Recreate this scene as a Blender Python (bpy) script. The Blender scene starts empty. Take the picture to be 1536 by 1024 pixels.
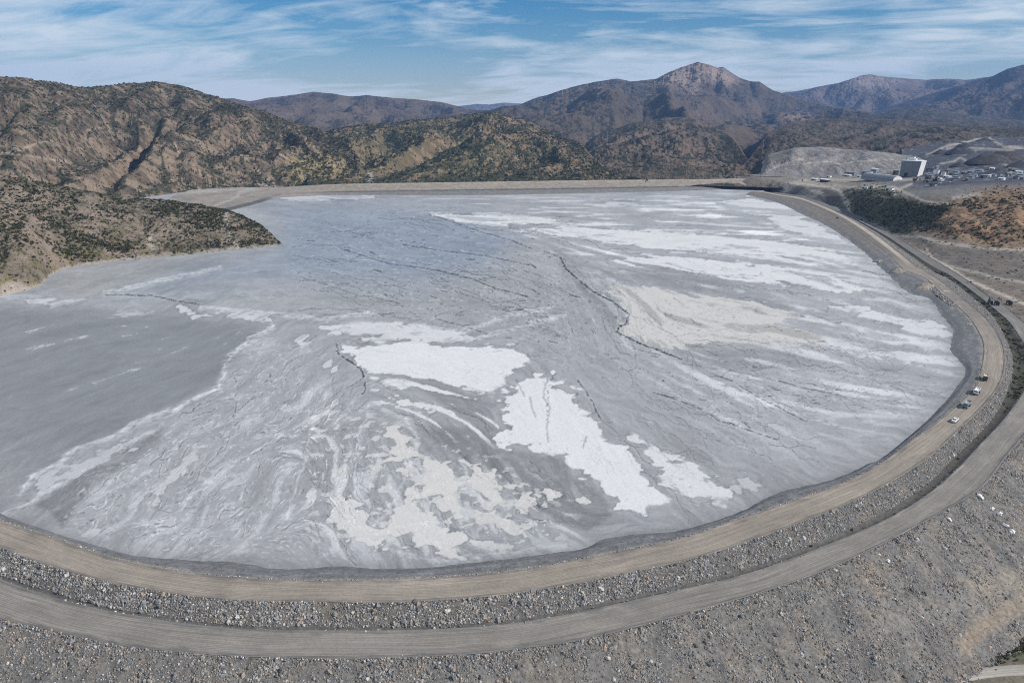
import bpy, bmesh, math, random
import numpy as np
from mathutils import Vector, Matrix
random.seed(7); RNG = np.random.default_rng(11)
sc = bpy.context.scene; COL = sc.collection
# ------------------------------------------------------------------ camera geometry (photo pixels of the 1536x1024 frame)
F = 1060.; CX, CY, YH, H = 768., 512., 165., 150.
PITCH = math.atan((CY - YH) / F); sP, cP = math.sin(PITCH), math.cos(PITCH)
def ray(px, py):
    a = (np.asarray(px, float) - CX) / F; b = -(np.asarray(py, float) - CY) / F
    return a, cP + b * sP, -sP + b * cP
def on(px, py, z):                     # where the sight line through a photo pixel meets the level z
    dx, dy, dz = ray(px, py); t = (z - H) / dz
    return dx * t, dy * t
def proj(x, y, z):
    zz = np.asarray(z, float) - H
    dep = y * cP - zz * sP; up = y * sP + zz * cP
    return CX + F * x / dep, CY - F * up / dep
def azel(px, py):
    dx, dy, dz = ray(px, py)
    return np.arctan2(dx, dy), dz / np.hypot(dx, dy)
# ------------------------------------------------------------------ noise
def perlin(x, y, seed=0):
    x = np.asarray(x, float); y = np.asarray(y, float)
    xi = np.floor(x).astype(np.int64); yi = np.floor(y).astype(np.int64)
    fx = x - xi; fy = y - yi
    u = fx * fx * fx * (fx * (fx * 6 - 15) + 10); v = fy * fy * fy * (fy * (fy * 6 - 15) + 10)
    def g(i, j, dx, dy):
        h = (i * 374761393 + j * 668265263 + seed * 1442695041 + 12345) & 0xffffffff
        h = ((h ^ (h >> 13)) * 1274126177) & 0xffffffff; h = (h ^ (h >> 16)) & 0xffff
        a = h * (2 * math.pi / 65536.)
        return np.cos(a) * dx + np.sin(a) * dy
    n00 = g(xi, yi, fx, fy); n10 = g(xi + 1, yi, fx - 1, fy)
    n01 = g(xi, yi + 1, fx, fy - 1); n11 = g(xi + 1, yi + 1, fx - 1, fy - 1)
    return ((n00 * (1 - u) + n10 * u) * (1 - v) + (n01 * (1 - u) + n11 * u) * v) * 1.5
def fbm(x, y, o=4, seed=0, gain=.5):
    s = 0; a = 1; t = 0
    for k in range(o):
        s = s + a * perlin(x * 2 ** k + 17.3 * k, y * 2 ** k - 9.1 * k, seed + k); t += a; a *= gain
    return s / t
def ridged(x, y, o=4, seed=0):
    s = 0; a = 1; t = 0
    for k in range(o):
        s = s + a * (1 - 2 * np.abs(perlin(x * 2 ** k + 5.3 * k, y * 2 ** k + 3.1 * k, seed + k))); t += a; a *= .5
    return s / t
def sst(a, b, x):
    t = np.clip((x - a) / (b - a), 0, 1); return t * t * (3 - 2 * t)
def mixc(c, d, m):
    return c * (1 - m[..., None]) + np.asarray(d, float) * m[..., None]
# ------------------------------------------------------------------ objects
def tag(o, label=None, cat=None, group=None, kind=None):
    if label: o['label'] = label
    if cat: o['category'] = cat
    if group: o['group'] = group
    if kind: o['kind'] = kind
    return o
def link(o, parent=None):
    COL.objects.link(o)
    if parent: o.parent = parent
    return o
def empty(name, loc, rz=0):
    o = bpy.data.objects.new(name, None); o.location = loc; o.rotation_euler = (0, 0, rz); o.empty_display_size = .5
    return link(o)
def mesh_np(name, V, FA, mat, attrs=None, smooth=True, parent=None, nper=4):
    V = np.ascontiguousarray(V, dtype=np.float32).reshape(-1, 3); FA = np.ascontiguousarray(FA, dtype=np.int32)
    me = bpy.data.meshes.new(name); n = len(FA)
    me.vertices.add(len(V)); me.vertices.foreach_set('co', V.ravel())
    me.loops.add(n * nper); me.loops.foreach_set('vertex_index', FA.ravel())
    me.polygons.add(n); me.polygons.foreach_set('loop_start', np.arange(n, dtype=np.int32) * nper)
    me.polygons.foreach_set('use_smooth', np.full(n, bool(smooth)))
    for k, a in (attrs or {}).items():
        a = np.asarray(a, np.float32)
        if a.size == len(V):
            at = me.attributes.new(k, 'FLOAT', 'POINT'); at.data.foreach_set('value', a.ravel())
        else:
            a = a.reshape(len(V), -1)
            if a.shape[1] == 3: a = np.hstack([a, np.ones((len(V), 1), np.float32)])
            at = me.attributes.new(k, 'FLOAT_COLOR', 'POINT'); at.data.foreach_set('color', np.ascontiguousarray(a).ravel())
    me.update(calc_edges=True); me.validate()
    if mat: me.materials.append(mat)
    return link(bpy.data.objects.new(name, me), parent)
def grid_faces(n, m, mask=None):
    i = np.arange(n * m).reshape(n, m)
    f = np.stack([i[:-1, :-1], i[:-1, 1:], i[1:, 1:], i[1:, :-1]], -1).reshape(-1, 4)
    if mask is not None: f = f[mask.reshape(-1)[f].all(1)]
    return f
def grid_mesh(name, V, mat, attrs=None, mask=None, smooth=True, flip=False):
    n, m = V.shape[:2]; f = grid_faces(n, m, mask)
    q = V.reshape(-1, 3)[f[::max(1, len(f) // 4000)]]; nz = np.cross(q[:, 1] - q[:, 0], q[:, 3] - q[:, 0])[:, 2]
    if (nz < 0).mean() > .5: f = f[:, ::-1]                  # faces look up
    if mask is not None:                                   # drop the vertices no face uses
        used = np.zeros(n * m, bool); used[f.ravel()] = True
        new = np.cumsum(used) - 1; f = new[f]
        V = V.reshape(-1, 3)[used]
        attrs = {k: (a.reshape(n * m, -1)[used]) for k, a in (attrs or {}).items()}
    return mesh_np(name, V, f, mat, attrs, smooth)
# ------------------------------------------------------------------ node helpers
class NT:
    def __init__(s, name):
        s.m = bpy.data.materials.new(name); s.m.use_nodes = True; s.t = s.m.node_tree; s.t.nodes.clear()
        s.out = s.n('ShaderNodeOutputMaterial'); s.b = s.n('ShaderNodeBsdfPrincipled'); s.l(s.b.outputs[0], s.out.inputs[0])
        s.b.inputs['Specular IOR Level'].default_value = .15; s.b.inputs['Roughness'].default_value = .95
    def n(s, t, **k):
        x = s.t.nodes.new(t)
        for a, v in k.items(): setattr(x, a, v)
        return x
    def l(s, a, b): s.t.links.new(a, b)
    def attr(s, name): return s.n('ShaderNodeAttribute', attribute_name=name)
    def pos(s): return s.n('ShaderNodeNewGeometry').outputs['Position']
    def noise(s, vec, scale, detail=4, rough=.55, dist=0.):
        x = s.n('ShaderNodeTexNoise'); s.l(vec, x.inputs['Vector']); x.inputs['Scale'].default_value = scale
        x.inputs['Detail'].default_value = detail; x.inputs['Roughness'].default_value = rough; x.inputs['Distortion'].default_value = dist
        return x.outputs['Fac']
    def map(s, vec, sx, sy, sz):
        x = s.n('ShaderNodeVectorMath', operation='MULTIPLY'); s.l(vec, x.inputs[0]); x.inputs[1].default_value = (sx, sy, sz); return x.outputs[0]
    def ramp(s, v, a, b, lo=0., hi=1.):
        x = s.n('ShaderNodeMapRange', clamp=True); s.l(v, x.inputs[0])
        for i, q in zip((1, 2, 3, 4), (a, b, lo, hi)): x.inputs[i].default_value = q
        return x.outputs[0]
    def math(s, op, a, b):
        x = s.n('ShaderNodeMath', operation=op)
        for i, q in ((0, a), (1, b)):
            if isinstance(q, (int, float)): x.inputs[i].default_value = q
            else: s.l(q, x.inputs[i])
        return x.outputs[0]
    def mix(s, fac, a, b, blend='MIX'):
        x = s.n('ShaderNodeMix', data_type='RGBA', blend_type=blend)
        for i, q in ((0, fac), (6, a), (7, b)):
            if isinstance(q, (int, float)): x.inputs[i].default_value = q
            elif isinstance(q, tuple): x.inputs[i].default_value = (*q, 1)
            else: s.l(q, x.inputs[i])
        return x.outputs[2]
    def bump(s, h, strength, dist):
        x = s.n('ShaderNodeBump'); s.l(h, x.inputs['Height']); x.inputs['Strength'].default_value = strength; x.inputs['Distance'].default_value = dist
        s.l(x.outputs[0], s.b.inputs['Normal'])
    def base(s, c): s.l(c, s.b.inputs['Base Color'])
def plain(name, col, rough=.6, metal=0., spec=.3, var=.25, scale=1.5):
    t = NT(name); tc = t.n('ShaderNodeTexCoord').outputs['Object']
    v = t.ramp(t.noise(tc, scale, 5), .3, .7, 1 - var, 1 + var * .4)
    x = t.n('ShaderNodeVectorMath', operation='SCALE'); x.inputs[0].default_value = col; t.l(v, x.inputs['Scale']); t.base(x.outputs[0])
    t.b.inputs['Roughness'].default_value = rough; t.b.inputs['Metallic'].default_value = metal; t.b.inputs['Specular IOR Level'].default_value = spec
    return t.m
def ground_mat(name, nscale, amp, spots=None, bumpd=.3, bscale=None, fine=None):
    """vertex colour times two noises; optional dark plant spots (world-space cells)"""
    t = NT(name); p = t.pos(); c = t.attr('col').outputs['Color']
    v = t.ramp(t.noise(p, nscale, 6, .65), .25, .75, 1 - amp, 1 + amp)
    x = t.n('ShaderNodeVectorMath', operation='SCALE'); t.l(c, x.inputs[0]); t.l(v, x.inputs['Scale']); c = x.outputs[0]
    if fine:
        v2 = t.ramp(t.noise(p, fine, 3, .6), .3, .7, .72, 1.28)
        x = t.n('ShaderNodeVectorMath', operation='SCALE'); t.l(c, x.inputs[0]); t.l(v2, x.inputs['Scale']); c = x.outputs[0]
    for (sc_, lo, hi, colr) in (spots or []):
        vo = t.n('ShaderNodeTexVoronoi'); vo.inputs['Scale'].default_value = sc_; vo.inputs['Randomness'].default_value = 1
        d = t.n('ShaderNodeTexNoise'); d.inputs['Scale'].default_value = sc_ * 2.5; t.l(p, d.inputs['Vector'])
        vm = t.n('ShaderNodeVectorMath', operation='MULTIPLY_ADD'); t.l(d.outputs['Color'], vm.inputs[0]); vm.inputs[1].default_value = (.5 / sc_,) * 3; t.l(p, vm.inputs[2])
        t.l(vm.outputs[0], vo.inputs['Vector'])
        veg = t.attr('veg').outputs['Fac']
        thr = t.ramp(veg, 0, 1, lo, hi)                      # how much of each cell the plant fills
        rnd = t.n('ShaderNodeSeparateColor'); t.l(vo.outputs['Color'], rnd.inputs[0])
        thr = t.math('MULTIPLY', t.math('MULTIPLY', thr, t.ramp(veg, .01, .08)), t.ramp(rnd.outputs[0], 0, 1, .25, 1.5))
        m = t.ramp(t.math('SUBTRACT', thr, vo.outputs['Distance']), -.05, .08)
        cc = t.mix(rnd.outputs[1], colr[0], colr[1])
        c = t.mix(t.math('MULTIPLY', m, .85), c, cc)
    t.base(c); t.bump(t.noise(p, bscale or nscale * 4, 6, .7), .6, bumpd)
    return t.m
# ------------------------------------------------------------------ splines and shapes in photo space
def catmull(pts, per=12):
    p = np.asarray(pts, float); p = np.vstack([2 * p[0] - p[1], p, 2 * p[-1] - p[-2]]); o = []
    for i in range(1, len(p) - 2):
        t = np.linspace(0, 1, per, endpoint=False)[:, None]
        o.append(.5 * (2 * p[i] + (p[i + 1] - p[i - 1]) * t + (2 * p[i - 1] - 5 * p[i] + 4 * p[i + 1] - p[i + 2]) * t ** 2 + (3 * p[i] - p[i - 1] - 3 * p[i + 1] + p[i + 2]) * t ** 3))
    return np.vstack(o + [p[-2:-1]])
def seg_dist(X, Y, pts, closed=False, maxd=40):
    p = np.asarray(pts, float); d = np.full(X.shape, float(maxd))
    n = len(p); k = range(n if closed else n - 1)
    x0, x1 = p[:, 0].min() - maxd, p[:, 0].max() + maxd; y0, y1 = p[:, 1].min() - maxd, p[:, 1].max() + maxd
    sel = (X > x0) & (X < x1) & (Y > y0) & (Y < y1)
    xs, ys = X[sel], Y[sel]; dd = np.full(xs.shape, float(maxd))
    for i in k:
        a, b = p[i], p[(i + 1) % n]; e = b - a; L = e @ e + 1e-9
        t = np.clip(((xs - a[0]) * e[0] + (ys - a[1]) * e[1]) / L, 0, 1)
        dd = np.minimum(dd, np.hypot(xs - a[0] - t * e[0], ys - a[1] - t * e[1]))
    d[sel] = dd
    return d
def inside(X, Y, pts):
    p = np.asarray(pts, float); c = np.zeros(X.shape, bool); n = len(p)
    for i in range(n):
        (x0, y0), (x1, y1) = p[i], p[(i + 1) % n]
        if y0 == y1: continue
        c ^= ((y0 > Y) != (y1 > Y)) & (X < (x1 - x0) * (Y - y0) / (y1 - y0) + x0)
    return c
def sdf(X, Y, pts, maxd=40):
    d = seg_dist(X, Y, pts, True, maxd)
    return np.where(inside(X, Y, pts), d, -d)
# ------------------------------------------------------------------ sun, sky
SUN_EL = math.radians(35); SUN_AZ = math.radians(104)              # clockwise from the view direction (+Y): from the right, a little behind
SDIR = np.array([math.sin(SUN_AZ) * math.cos(SUN_EL), math.cos(SUN_AZ) * math.cos(SUN_EL), math.sin(SUN_EL)])
def build_sky():
    w = bpy.data.worlds.new('World'); sc.world = w; w.use_nodes = True; t = w.node_tree; t.nodes.clear()
    N = t.nodes.new; L = t.links.new
    out = N('ShaderNodeOutputWorld'); bg = N('ShaderNodeBackground'); L(bg.outputs[0], out.inputs[0]); bg.inputs[1].default_value = .085
    sky = N('ShaderNodeTexSky'); sky.sky_type = 'NISHITA'; sky.sun_disc = False; sky.sun_elevation = SUN_EL; sky.sun_rotation = SUN_AZ
    sky.altitude = 900; sky.air_density = 1.; sky.dust_density = .25; sky.ozone_density = 2.2
    hs = N('ShaderNodeHueSaturation'); hs.inputs['Saturation'].default_value = 1.65; hs.inputs['Value'].default_value = .82; L(sky.outputs[0], hs.inputs['Color'])
    g = N('ShaderNodeTexCoord'); sep = N('ShaderNodeSeparateXYZ'); L(g.outputs['Generated'], sep.inputs[0])
    def m(op, a, b=None):
        x = N('ShaderNodeMath'); x.operation = op
        for i, q in ((0, a), (1, b)):
            if q is None: continue
            if isinstance(q, (int, float)): x.inputs[i].default_value = q
            else: L(q, x.inputs[i])
        return x.outputs[0]
    zz = m('ADD', m('MAXIMUM', sep.outputs[2], 0.), .16)              # cloud layer seen in perspective
    cv = N('ShaderNodeCombineXYZ'); L(m('DIVIDE', sep.outputs[0], zz), cv.inputs[0]); L(m('DIVIDE', sep.outputs[1], zz), cv.inputs[1])
    rot = N('ShaderNodeVectorRotate'); rot.rotation_type = 'Z_AXIS'; rot.inputs['Angle'].default_value = math.radians(12); L(cv.outputs[0], rot.inputs[0])
    def noise(scale, sx, sy, det, rough, dist, off=0.):
        mp = N('ShaderNodeMapping'); mp.inputs['Scale'].default_value = (sx, sy, 1); mp.inputs['Location'].default_value = (off, off * .7, 0); L(rot.outputs[0], mp.inputs[0])
        x = N('ShaderNodeTexNoise'); x.inputs['Scale'].default_value = scale; x.inputs['Detail'].default_value = det; x.inputs['Roughness'].default_value = rough; x.inputs['Distortion'].default_value = dist
        L(mp.outputs[0], x.inputs['Vector']); return x.outputs['Fac']
    def rg(v, a, b, lo=0., hi=1.):
        x = N('ShaderNodeMapRange'); L(v, x.inputs[0])
        for i, q in zip((1, 2, 3, 4), (a, b, lo, hi)): x.inputs[i].default_value = q
        return x.outputs[0]
    big = noise(.42, 1, .9, 4, .5, .6, SKYOFF); mid = noise(1.5, .62, 1.15, 7, .6, 1.3, 4.2); fine = noise(4., .6, 1.1, 7, .62, 1.0, 1.7)
    f = m('ADD', m('MULTIPLY', big, .95), m('ADD', m('MULTIPLY', mid, .62), m('MULTIPLY', fine, .3)))
    leftw = rg(m('DIVIDE', sep.outputs[0], m('MAXIMUM', sep.outputs[1], .2)), -.05, -.6, 0., .15)     # the veil is thicker to the left
    f = m('ADD', f, leftw)
    dens = rg(f, .90, 1.12, 0., .9)
    low = rg(sep.outputs[2], .0, .08, .3, 0.)                         # pale band near the horizon
    dens = m('MAXIMUM', dens, low)
    mx = N('ShaderNodeMix'); mx.data_type = 'RGBA'; L(dens, mx.inputs[0]); L(hs.outputs[0], mx.inputs[6]); mx.inputs[7].default_value = (8.3, 8.95, 8.9, 1)
    az_ = N('ShaderNodeMix'); az_.data_type = 'RGBA'; az_.blend_type = 'MULTIPLY'; az_.inputs[0].default_value = 1; L(mx.outputs[2], az_.inputs[6]); az_.inputs[7].default_value = (.98, 1.0, 1.04, 1); L(az_.outputs[2], bg.inputs[0])
    s = bpy.data.lights.new('sun', 'SUN'); s.energy = 4.7; s.angle = math.radians(.5); s.color = (1, .95, .87)
    so = bpy.data.objects.new('sun', s); link(so); so.rotation_euler = Vector(-SDIR).to_track_quat('-Z', 'Y').to_euler(); so.location = (300, -200, 500)
    cam = bpy.data.cameras.new('camera'); co = bpy.data.objects.new('camera', cam); link(co)
    co.location = (0, 0, H); co.rotation_euler = (math.pi / 2 - PITCH, 0, 0); cam.sensor_width = 36; cam.lens = 36 * F / 1536; cam.clip_end = 60000; cam.clip_start = 1
    sc.camera = co
    v = sc.view_settings; v.view_transform = 'Standard'; v.look = 'None'; v.gamma = 1; v.exposure = EXPOSURE; v.use_curve_mapping = False
    sc.cycles.use_denoising = False; sc.cycles.filter_width = 1.05; sc.cycles.sample_clamp_indirect = 4.; sc.cycles.max_bounces = 4; sc.cycles.volume_bounces = 0; sc.cycles.diffuse_bounces = 2; sc.cycles.glossy_bounces = 2
EXPOSURE = .22; SKYOFF = 12.4
# ------------------------------------------------------------------ the dam: ring curves r(theta) about the pond's middle
CC = np.array(on(800, 430, 0))
def th_of(x, y): return np.arctan2(x - CC[0], CC[1] - y)
ZC = [0., 2., 2., -2.4, -2.6, -2.6]                                   # pond edge, crest road in/out, toe, haul road in/out
PXC = [
 [(0,756),(13,771),(33,780),(77,796),(130,812),(200,831),(267,836),(350,840),(427,851),(512,846),(580,850),(655,847),(745,837),(865,822),(912,804),(1024,792),(1101,769),(1167,737),(1254,716),(1298,696),(1324,686),(1368,649),(1412,605),(1445,562),(1440,545),(1420,523),(1426,497),(1409,473),(1391,448),(1356,438),(1333,415),(1314,398),(1300,384),(1270,360),(1237,339),(1199,321),(1163,303.6),(1127,294.7),(1098,287)],
 [(0,781),(83,807),(150,831),(227,849),(300,861),(400,869),(512,871),(640,867),(765,857),(869,839),(1024,807),(1091,784),(1167,759),(1257,727),(1310,702),(1368,660),(1426,617),(1462,579),(1473,546),(1475,517),(1467,497),(1453,476),(1429,453),(1409,438),(1388,418),(1356,404.6),(1335,384),(1311.6,366),(1288,348),(1258,327),(1228,312.5),(1199,300.6),(1169,295),(1142,289)],
 [(0,821),(50,841),(133,866),(207,882),(300,896),(400,902),(512,903),(579,904),(712,897),(812,884),(912,866),(1024,842),(1124,812),(1257,762),(1307,739),(1357,711),(1401,681),(1441,643),(1485,599),(1505.5,564),(1508,529),(1500,505),(1482,479),(1456,456),(1426,432),(1403,415),(1377,400),(1347,377),(1317.5,354),(1288,335),(1258,319),(1228,306),(1199,296),(1169,292)],
 [(0,862),(50,879),(123,901),(200,917),(300,932),(400,939),(512,940),(629,939),(745,932),(845,916),(945,894),(1024,876),(1124,851),(1224,813),(1324,770),(1391,729),(1430,694),(1485,643),(1511,605),(1524,567),(1524,535),(1510,500),(1490,470),(1462,446),(1426,420),(1400,407.5),(1365,383),(1335,362),(1305.6,343),(1270,324),(1234,310),(1199,298)],
 [(0,868),(50,886),(123,907),(200,922),(300,937),(400,944),(512,945),(629,944),(745,937),(845,922),(945,901),(1024,883),(1124,859),(1224,823),(1324,781),(1391,741),(1438,700),(1467,669),(1503,631),(1535,587),(1548,555),(1545,530),(1532,510),(1514,484),(1491,463),(1462,440),(1426,414),(1400.6,401),(1365,378),(1335,358),(1305.6,341),(1270,322.5),(1234,309.3),(1199,297.7)],
 [(0,929),(100,951),(183,969),(283,979),(400,986),(512,988),(579,987),(712,981),(795,971),(879,959),(1024,922),(1124,894),(1224,861),(1324,816),(1424,762),(1474,731),(1511,684),(1552,635),(1580,585),(1590,550),(1580,520),(1560,502),(1535,482),(1511,461),(1485,445),(1456,424),(1436,410.5),(1406.6,392.7),(1377,375),(1347,357),(1317.5,340.7),(1288,324),(1258,311),(1228,301.6),(1199,293.7)]]
TH0, TH1 = math.radians(-84), math.radians(150)
THF = np.linspace(TH0, TH1, 6000); RF = []
for k in range(6):
    p = catmull(PXC[k], 10); x, y = on(p[:, 0], p[:, 1], ZC[k]); t = th_of(x, y); r = np.hypot(x - CC[0], y - CC[1])
    o = np.argsort(t); RF.append([t[o], r[o]])
def rr(k, th):
    t, r = RF[k]
    return np.interp(th, t, r)
_R = [rr(k, THF) for k in range(6)]
for k in (0, 2, 3, 4, 5):                                               # beyond a curve's traced end keep its offset from the crest road
    t, r = RF[k]; d0 = r[0] - rr(1, t[0]); lo = THF < t[0]; _R[k][lo] = _R[1][lo] + d0
    d1 = r[-1] - rr(1, t[-1]); hi = THF > t[-1]; _R[k][hi] = _R[1][hi] + d1
lo = THF < RF[1][0][0]; 
for k in range(6): _R[k][lo] += 60 * (RF[1][0][0] - THF[lo])            # off frame the dam opens towards the hillside
def smooth1(a, n):
    k = np.hanning(2 * n + 1)[1:-1]; k /= k.sum(); return np.convolve(np.pad(a, n - 1, mode='edge'), k, mode='valid')
for k in range(6): _R[k] = smooth1(_R[k], 6 if k == 0 else 34)
_R[3] -= 2.2 * sst(.2, .7, THF) * sst(1.75, 1.4, THF); _R[3] = np.minimum(_R[3], _R[4] - .8)
_sl = np.concatenate([[0], np.cumsum(np.hypot(*np.diff(np.array([_R[1] * np.sin(THF), _R[1] * np.cos(THF)]), axis=1)))])
_R[0] = _R[0] + (1.1 + 3.2 * sst(.9, 1.3, THF)) * fbm(_sl / 16, _sl * 0, 5, 19, .6)
for k in range(5): _R[k + 1] = np.maximum(_R[k + 1], _R[k] + (2.0, 4., 2., .8, 5.)[k])
def RK(k, th): return np.interp(th, THF, _R[k])
def PT(th, r): return CC[0] + r * np.sin(th), CC[1] - r * np.cos(th)
# stations along the dam, about 1.1 m apart close to the camera and up to 4 m far away
_x, _y = PT(THF, _R[2]); _ds = np.hypot(np.diff(_x), np.diff(_y)); _rg = np.hypot(_x, _y)[1:]
_cs = np.concatenate([[0], np.cumsum(_ds / np.clip(_rg * .0042, 1.1, 4.))]); TH = np.interp(np.arange(0, _cs[-1], 1.), _cs, THF)
S_ALONG = np.interp(TH, THF, np.concatenate([[0], np.cumsum(_ds)]))
def zoff(th):                                                            # the roads climb a little towards the far end
    return np.zeros_like(th)
def strip(k0, k1, n, z0=None, z1=None, bulge=None):
    a, b = RK(k0, TH), RK(k1, TH); w = np.linspace(0, 1, n)
    r = a[:, None] + (b - a)[:, None] * w; x, y = PT(TH[:, None], r)
    z = (ZC[k0] if z0 is None else z0) * (1 - w) + (ZC[k1] if z1 is None else z1) * w + 0 * r
    return x, y, z, w[None, :] + 0 * r, (b - a)[:, None] + 0 * r
# ------------------------------------------------------------------ materials for the dam
def road_mat(name, c0, c1, c2):
    """packed earth with long wheel streaks: 'flow' = (metres along, metres across)"""
    t = NT(name); f = t.attr('flow').outputs['Vector']; p = t.pos()
    a = t.ramp(t.noise(t.map(f, .012, .9, 0), 1., 5, .6), .3, .7)
    b = t.ramp(t.noise(t.map(f, .03, 2.6, 0), 1., 3, .6), .35, .68)
    d = t.ramp(t.noise(p, .05, 5, .6), .3, .7)
    c = t.mix(a, c0, c1); c = t.mix(t.math('MULTIPLY', b, .55), c, c2); 
    x = t.n('ShaderNodeVectorMath', operation='SCALE'); t.l(c, x.inputs[0]); t.l(t.ramp(d, 0, 1, .84, 1.14), x.inputs['Scale'])
    tr = t.n('ShaderNodeTexWave', wave_type='BANDS', bands_direction='Y'); tr.inputs['Scale'].default_value = .42; tr.inputs['Distortion'].default_value = 5.; tr.inputs['Detail'].default_value = 3; tr.inputs['Detail Scale'].default_value = .6
    t.l(t.map(f, .02, 1., 0), tr.inputs['Vector']); c = t.mix(t.math('MULTIPLY', t.ramp(tr.outputs['Fac'], .62, .95), .5), x.outputs[0], c1); q2 = t.ramp(t.noise(t.map(f, .05, .22, 0), 1., 5, .65, .8), .52, .7); c = t.mix(t.math('MULTIPLY', q2, .5), c, c2)
    x = t.n('ShaderNodeVectorMath', operation='SCALE'); t.l(c, x.inputs[0]); x.inputs['Scale'].default_value = 1.
    g = t.ramp(t.noise(p, 1.3, 5, .75), .2, .8, .74, 1.26)
    y = t.n('ShaderNodeVectorMath', operation='SCALE'); t.l(x.outputs[0], y.inputs[0]); t.l(g, y.inputs['Scale'])
    q = t.mix(1., y.outputs[0], t.attr('col').outputs['Color'], 'MULTIPLY'); t.base(q)
    t.bump(t.noise(t.map(f, .1, 1.5, 0), 1., 5, .6), .5, .25)
    return t.m
M = {}
def build_dam():
    M['crest'] = road_mat('crest_road_earth', (.31, .268, .222), (.178, .156, .132), (.40, .346, .288))
    M['haul'] = road_mat('haul_road_earth', (.255, .234, .207), (.148, .137, .124), (.335, .308, .272))
    M['rockbed'] = ground_mat('rock_slope_bed', .5, .4, bumpd=.5, bscale=1.2, fine=1.1)
    M['berm'] = ground_mat('dark_tailings_beach', .25, .22, bumpd=.25, bscale=.8, fine=.9)
    M['ditch'] = ground_mat('ditch_soil', .3, .3, bumpd=.25, bscale=1., fine=.8)
    deg = np.degrees(TH)
    # beach between pond and crest road: dark grey tailings rising to the road edge
    x, y, z, w, wid = strip(0, 1, 16, -.12, 2.05)
    prof = sst(0, .55, w) * .75 + .25 * sst(.55, 1, w) ; z = -.12 + 2.17 * prof
    nb = fbm(x / 9, y / 9, 4, 3); z += nb * .35 * np.sin(np.pi * w) * np.minimum(wid / 6, 2.)
    z = np.where(w > .9, 2.05, z)
    farm = sst(100, 128, deg)[:, None] + 0 * w
    streak = fbm(S_ALONG[:, None] / 30, w * wid / 1.3, 4, 8)
    c = np.ones(x.shape + (3,)) * np.array([.15, .15, .151])
    c = mixc(c, (.22, .22, .222), sst(.0, .5, streak + .25 * nb) * .8)
    c = mixc(c, (.26, .245, .22), sst(.82, .98, w + .12 * nb) * .8)
    c = mixc(c, (.165, .15, .133), farm * sst(.1, .5, w + nb * .4) * .9)
    tan = sst(.12, .4, fbm(x / 14, y / 14, 3, 21)) * farm
    c = mixc(c, (.29, .235, .18), tan * .55)
    grid_mesh('tailings_beach', np.stack([x, y, z], -1), M['berm'], {'col': c})
    tag(bpy.data.objects['tailings_beach'], 'dark grey strip of damp tailings between the pale pond and the tan crest road', kind='structure')
    # crest road
    for (nm, k0, k1, m, lab) in (('crest_road', 1, 2, 'crest', 'tan dirt road along the dam crest beside the pond'), ('haul_road', 4, 5, 'haul', 'grey brown dirt haul road below the rock slope')):
        x, y, z, w, wid = strip(k0, k1, 26)
        z = z + (.5 + .3 * fbm(S_ALONG[:, None] / 5, w * 3, 3, 6)) * (np.exp(-((w - .035) / .03) ** 2) + np.exp(-((w - .965) / .03) ** 2)) + .06 * fbm(x / 6, y / 6, 3, 5)
        ed = 1 - np.minimum(w, 1 - w) * 2
        c = np.ones(x.shape + (3,)); eb = sst(.70, .95, ed + .5 * fbm(S_ALONG[:, None] / 9, w * wid / 2, 4, 15))
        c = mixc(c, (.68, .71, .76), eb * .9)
        if nm == 'crest_road':
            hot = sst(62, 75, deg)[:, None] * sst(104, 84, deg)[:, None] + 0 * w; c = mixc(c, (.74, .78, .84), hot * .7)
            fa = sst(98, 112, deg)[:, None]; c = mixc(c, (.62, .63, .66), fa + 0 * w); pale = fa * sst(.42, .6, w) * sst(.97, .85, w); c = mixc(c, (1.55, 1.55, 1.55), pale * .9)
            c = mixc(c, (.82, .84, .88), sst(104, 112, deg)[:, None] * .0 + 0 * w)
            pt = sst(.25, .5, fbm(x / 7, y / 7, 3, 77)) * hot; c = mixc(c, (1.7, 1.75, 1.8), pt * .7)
        c = c if nm == 'crest_road' else mixc(c, (.7, .71, .73), (sst(60, 105, deg) * .9)[:, None] + 0 * w)
        fl = np.stack([S_ALONG[:, None] + 0 * w, w * wid + 40 * (k0 == 4) + 1.5 * fbm(S_ALONG[:, None] / 60, w, 2, 4), 0 * w], -1)
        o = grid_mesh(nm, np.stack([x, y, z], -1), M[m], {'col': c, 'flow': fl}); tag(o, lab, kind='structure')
    # rock slope between the two roads
    x, y, z, w, wid = strip(2, 3, 14, 2.05, ZC[3])
    nz = fbm(x / 1.6, y / 1.6, 3, 9); z = z + (.35 * nz + .5 * fbm(x / 8, y / 8, 3, 10)) * np.sin(np.pi * np.clip(w * .98 + .01, 0, 1)) ** .5
    c = np.ones(x.shape + (3,)) * np.array([.13, .124, .115]); c = mixc(c, (.20, .17, .135), sst(0, .4, fbm(x / 12, y / 12, 3, 14)) * .6)
    grr = sst(86, 100, deg)[:, None] + 0 * w; c = mixc(c, (.21, .185, .16), grr * .8)
    global ROCKSTRIP; ROCKSTRIP = np.stack([x, y, z], -1)
    o = grid_mesh('rock_slope', ROCKSTRIP, M['rockbed'], {'col': c}); tag(o, 'steep band of grey broken rock between the two curving roads', kind='structure')
    # ditch at the toe
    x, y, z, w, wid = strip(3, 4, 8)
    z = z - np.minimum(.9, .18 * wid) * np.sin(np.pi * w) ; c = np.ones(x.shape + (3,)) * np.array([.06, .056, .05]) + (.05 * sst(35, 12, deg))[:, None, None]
    wide = sst(3, 7, wid); g = sst(-.1, .35, fbm(x / 7, y / 7, 4, 31))
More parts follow.
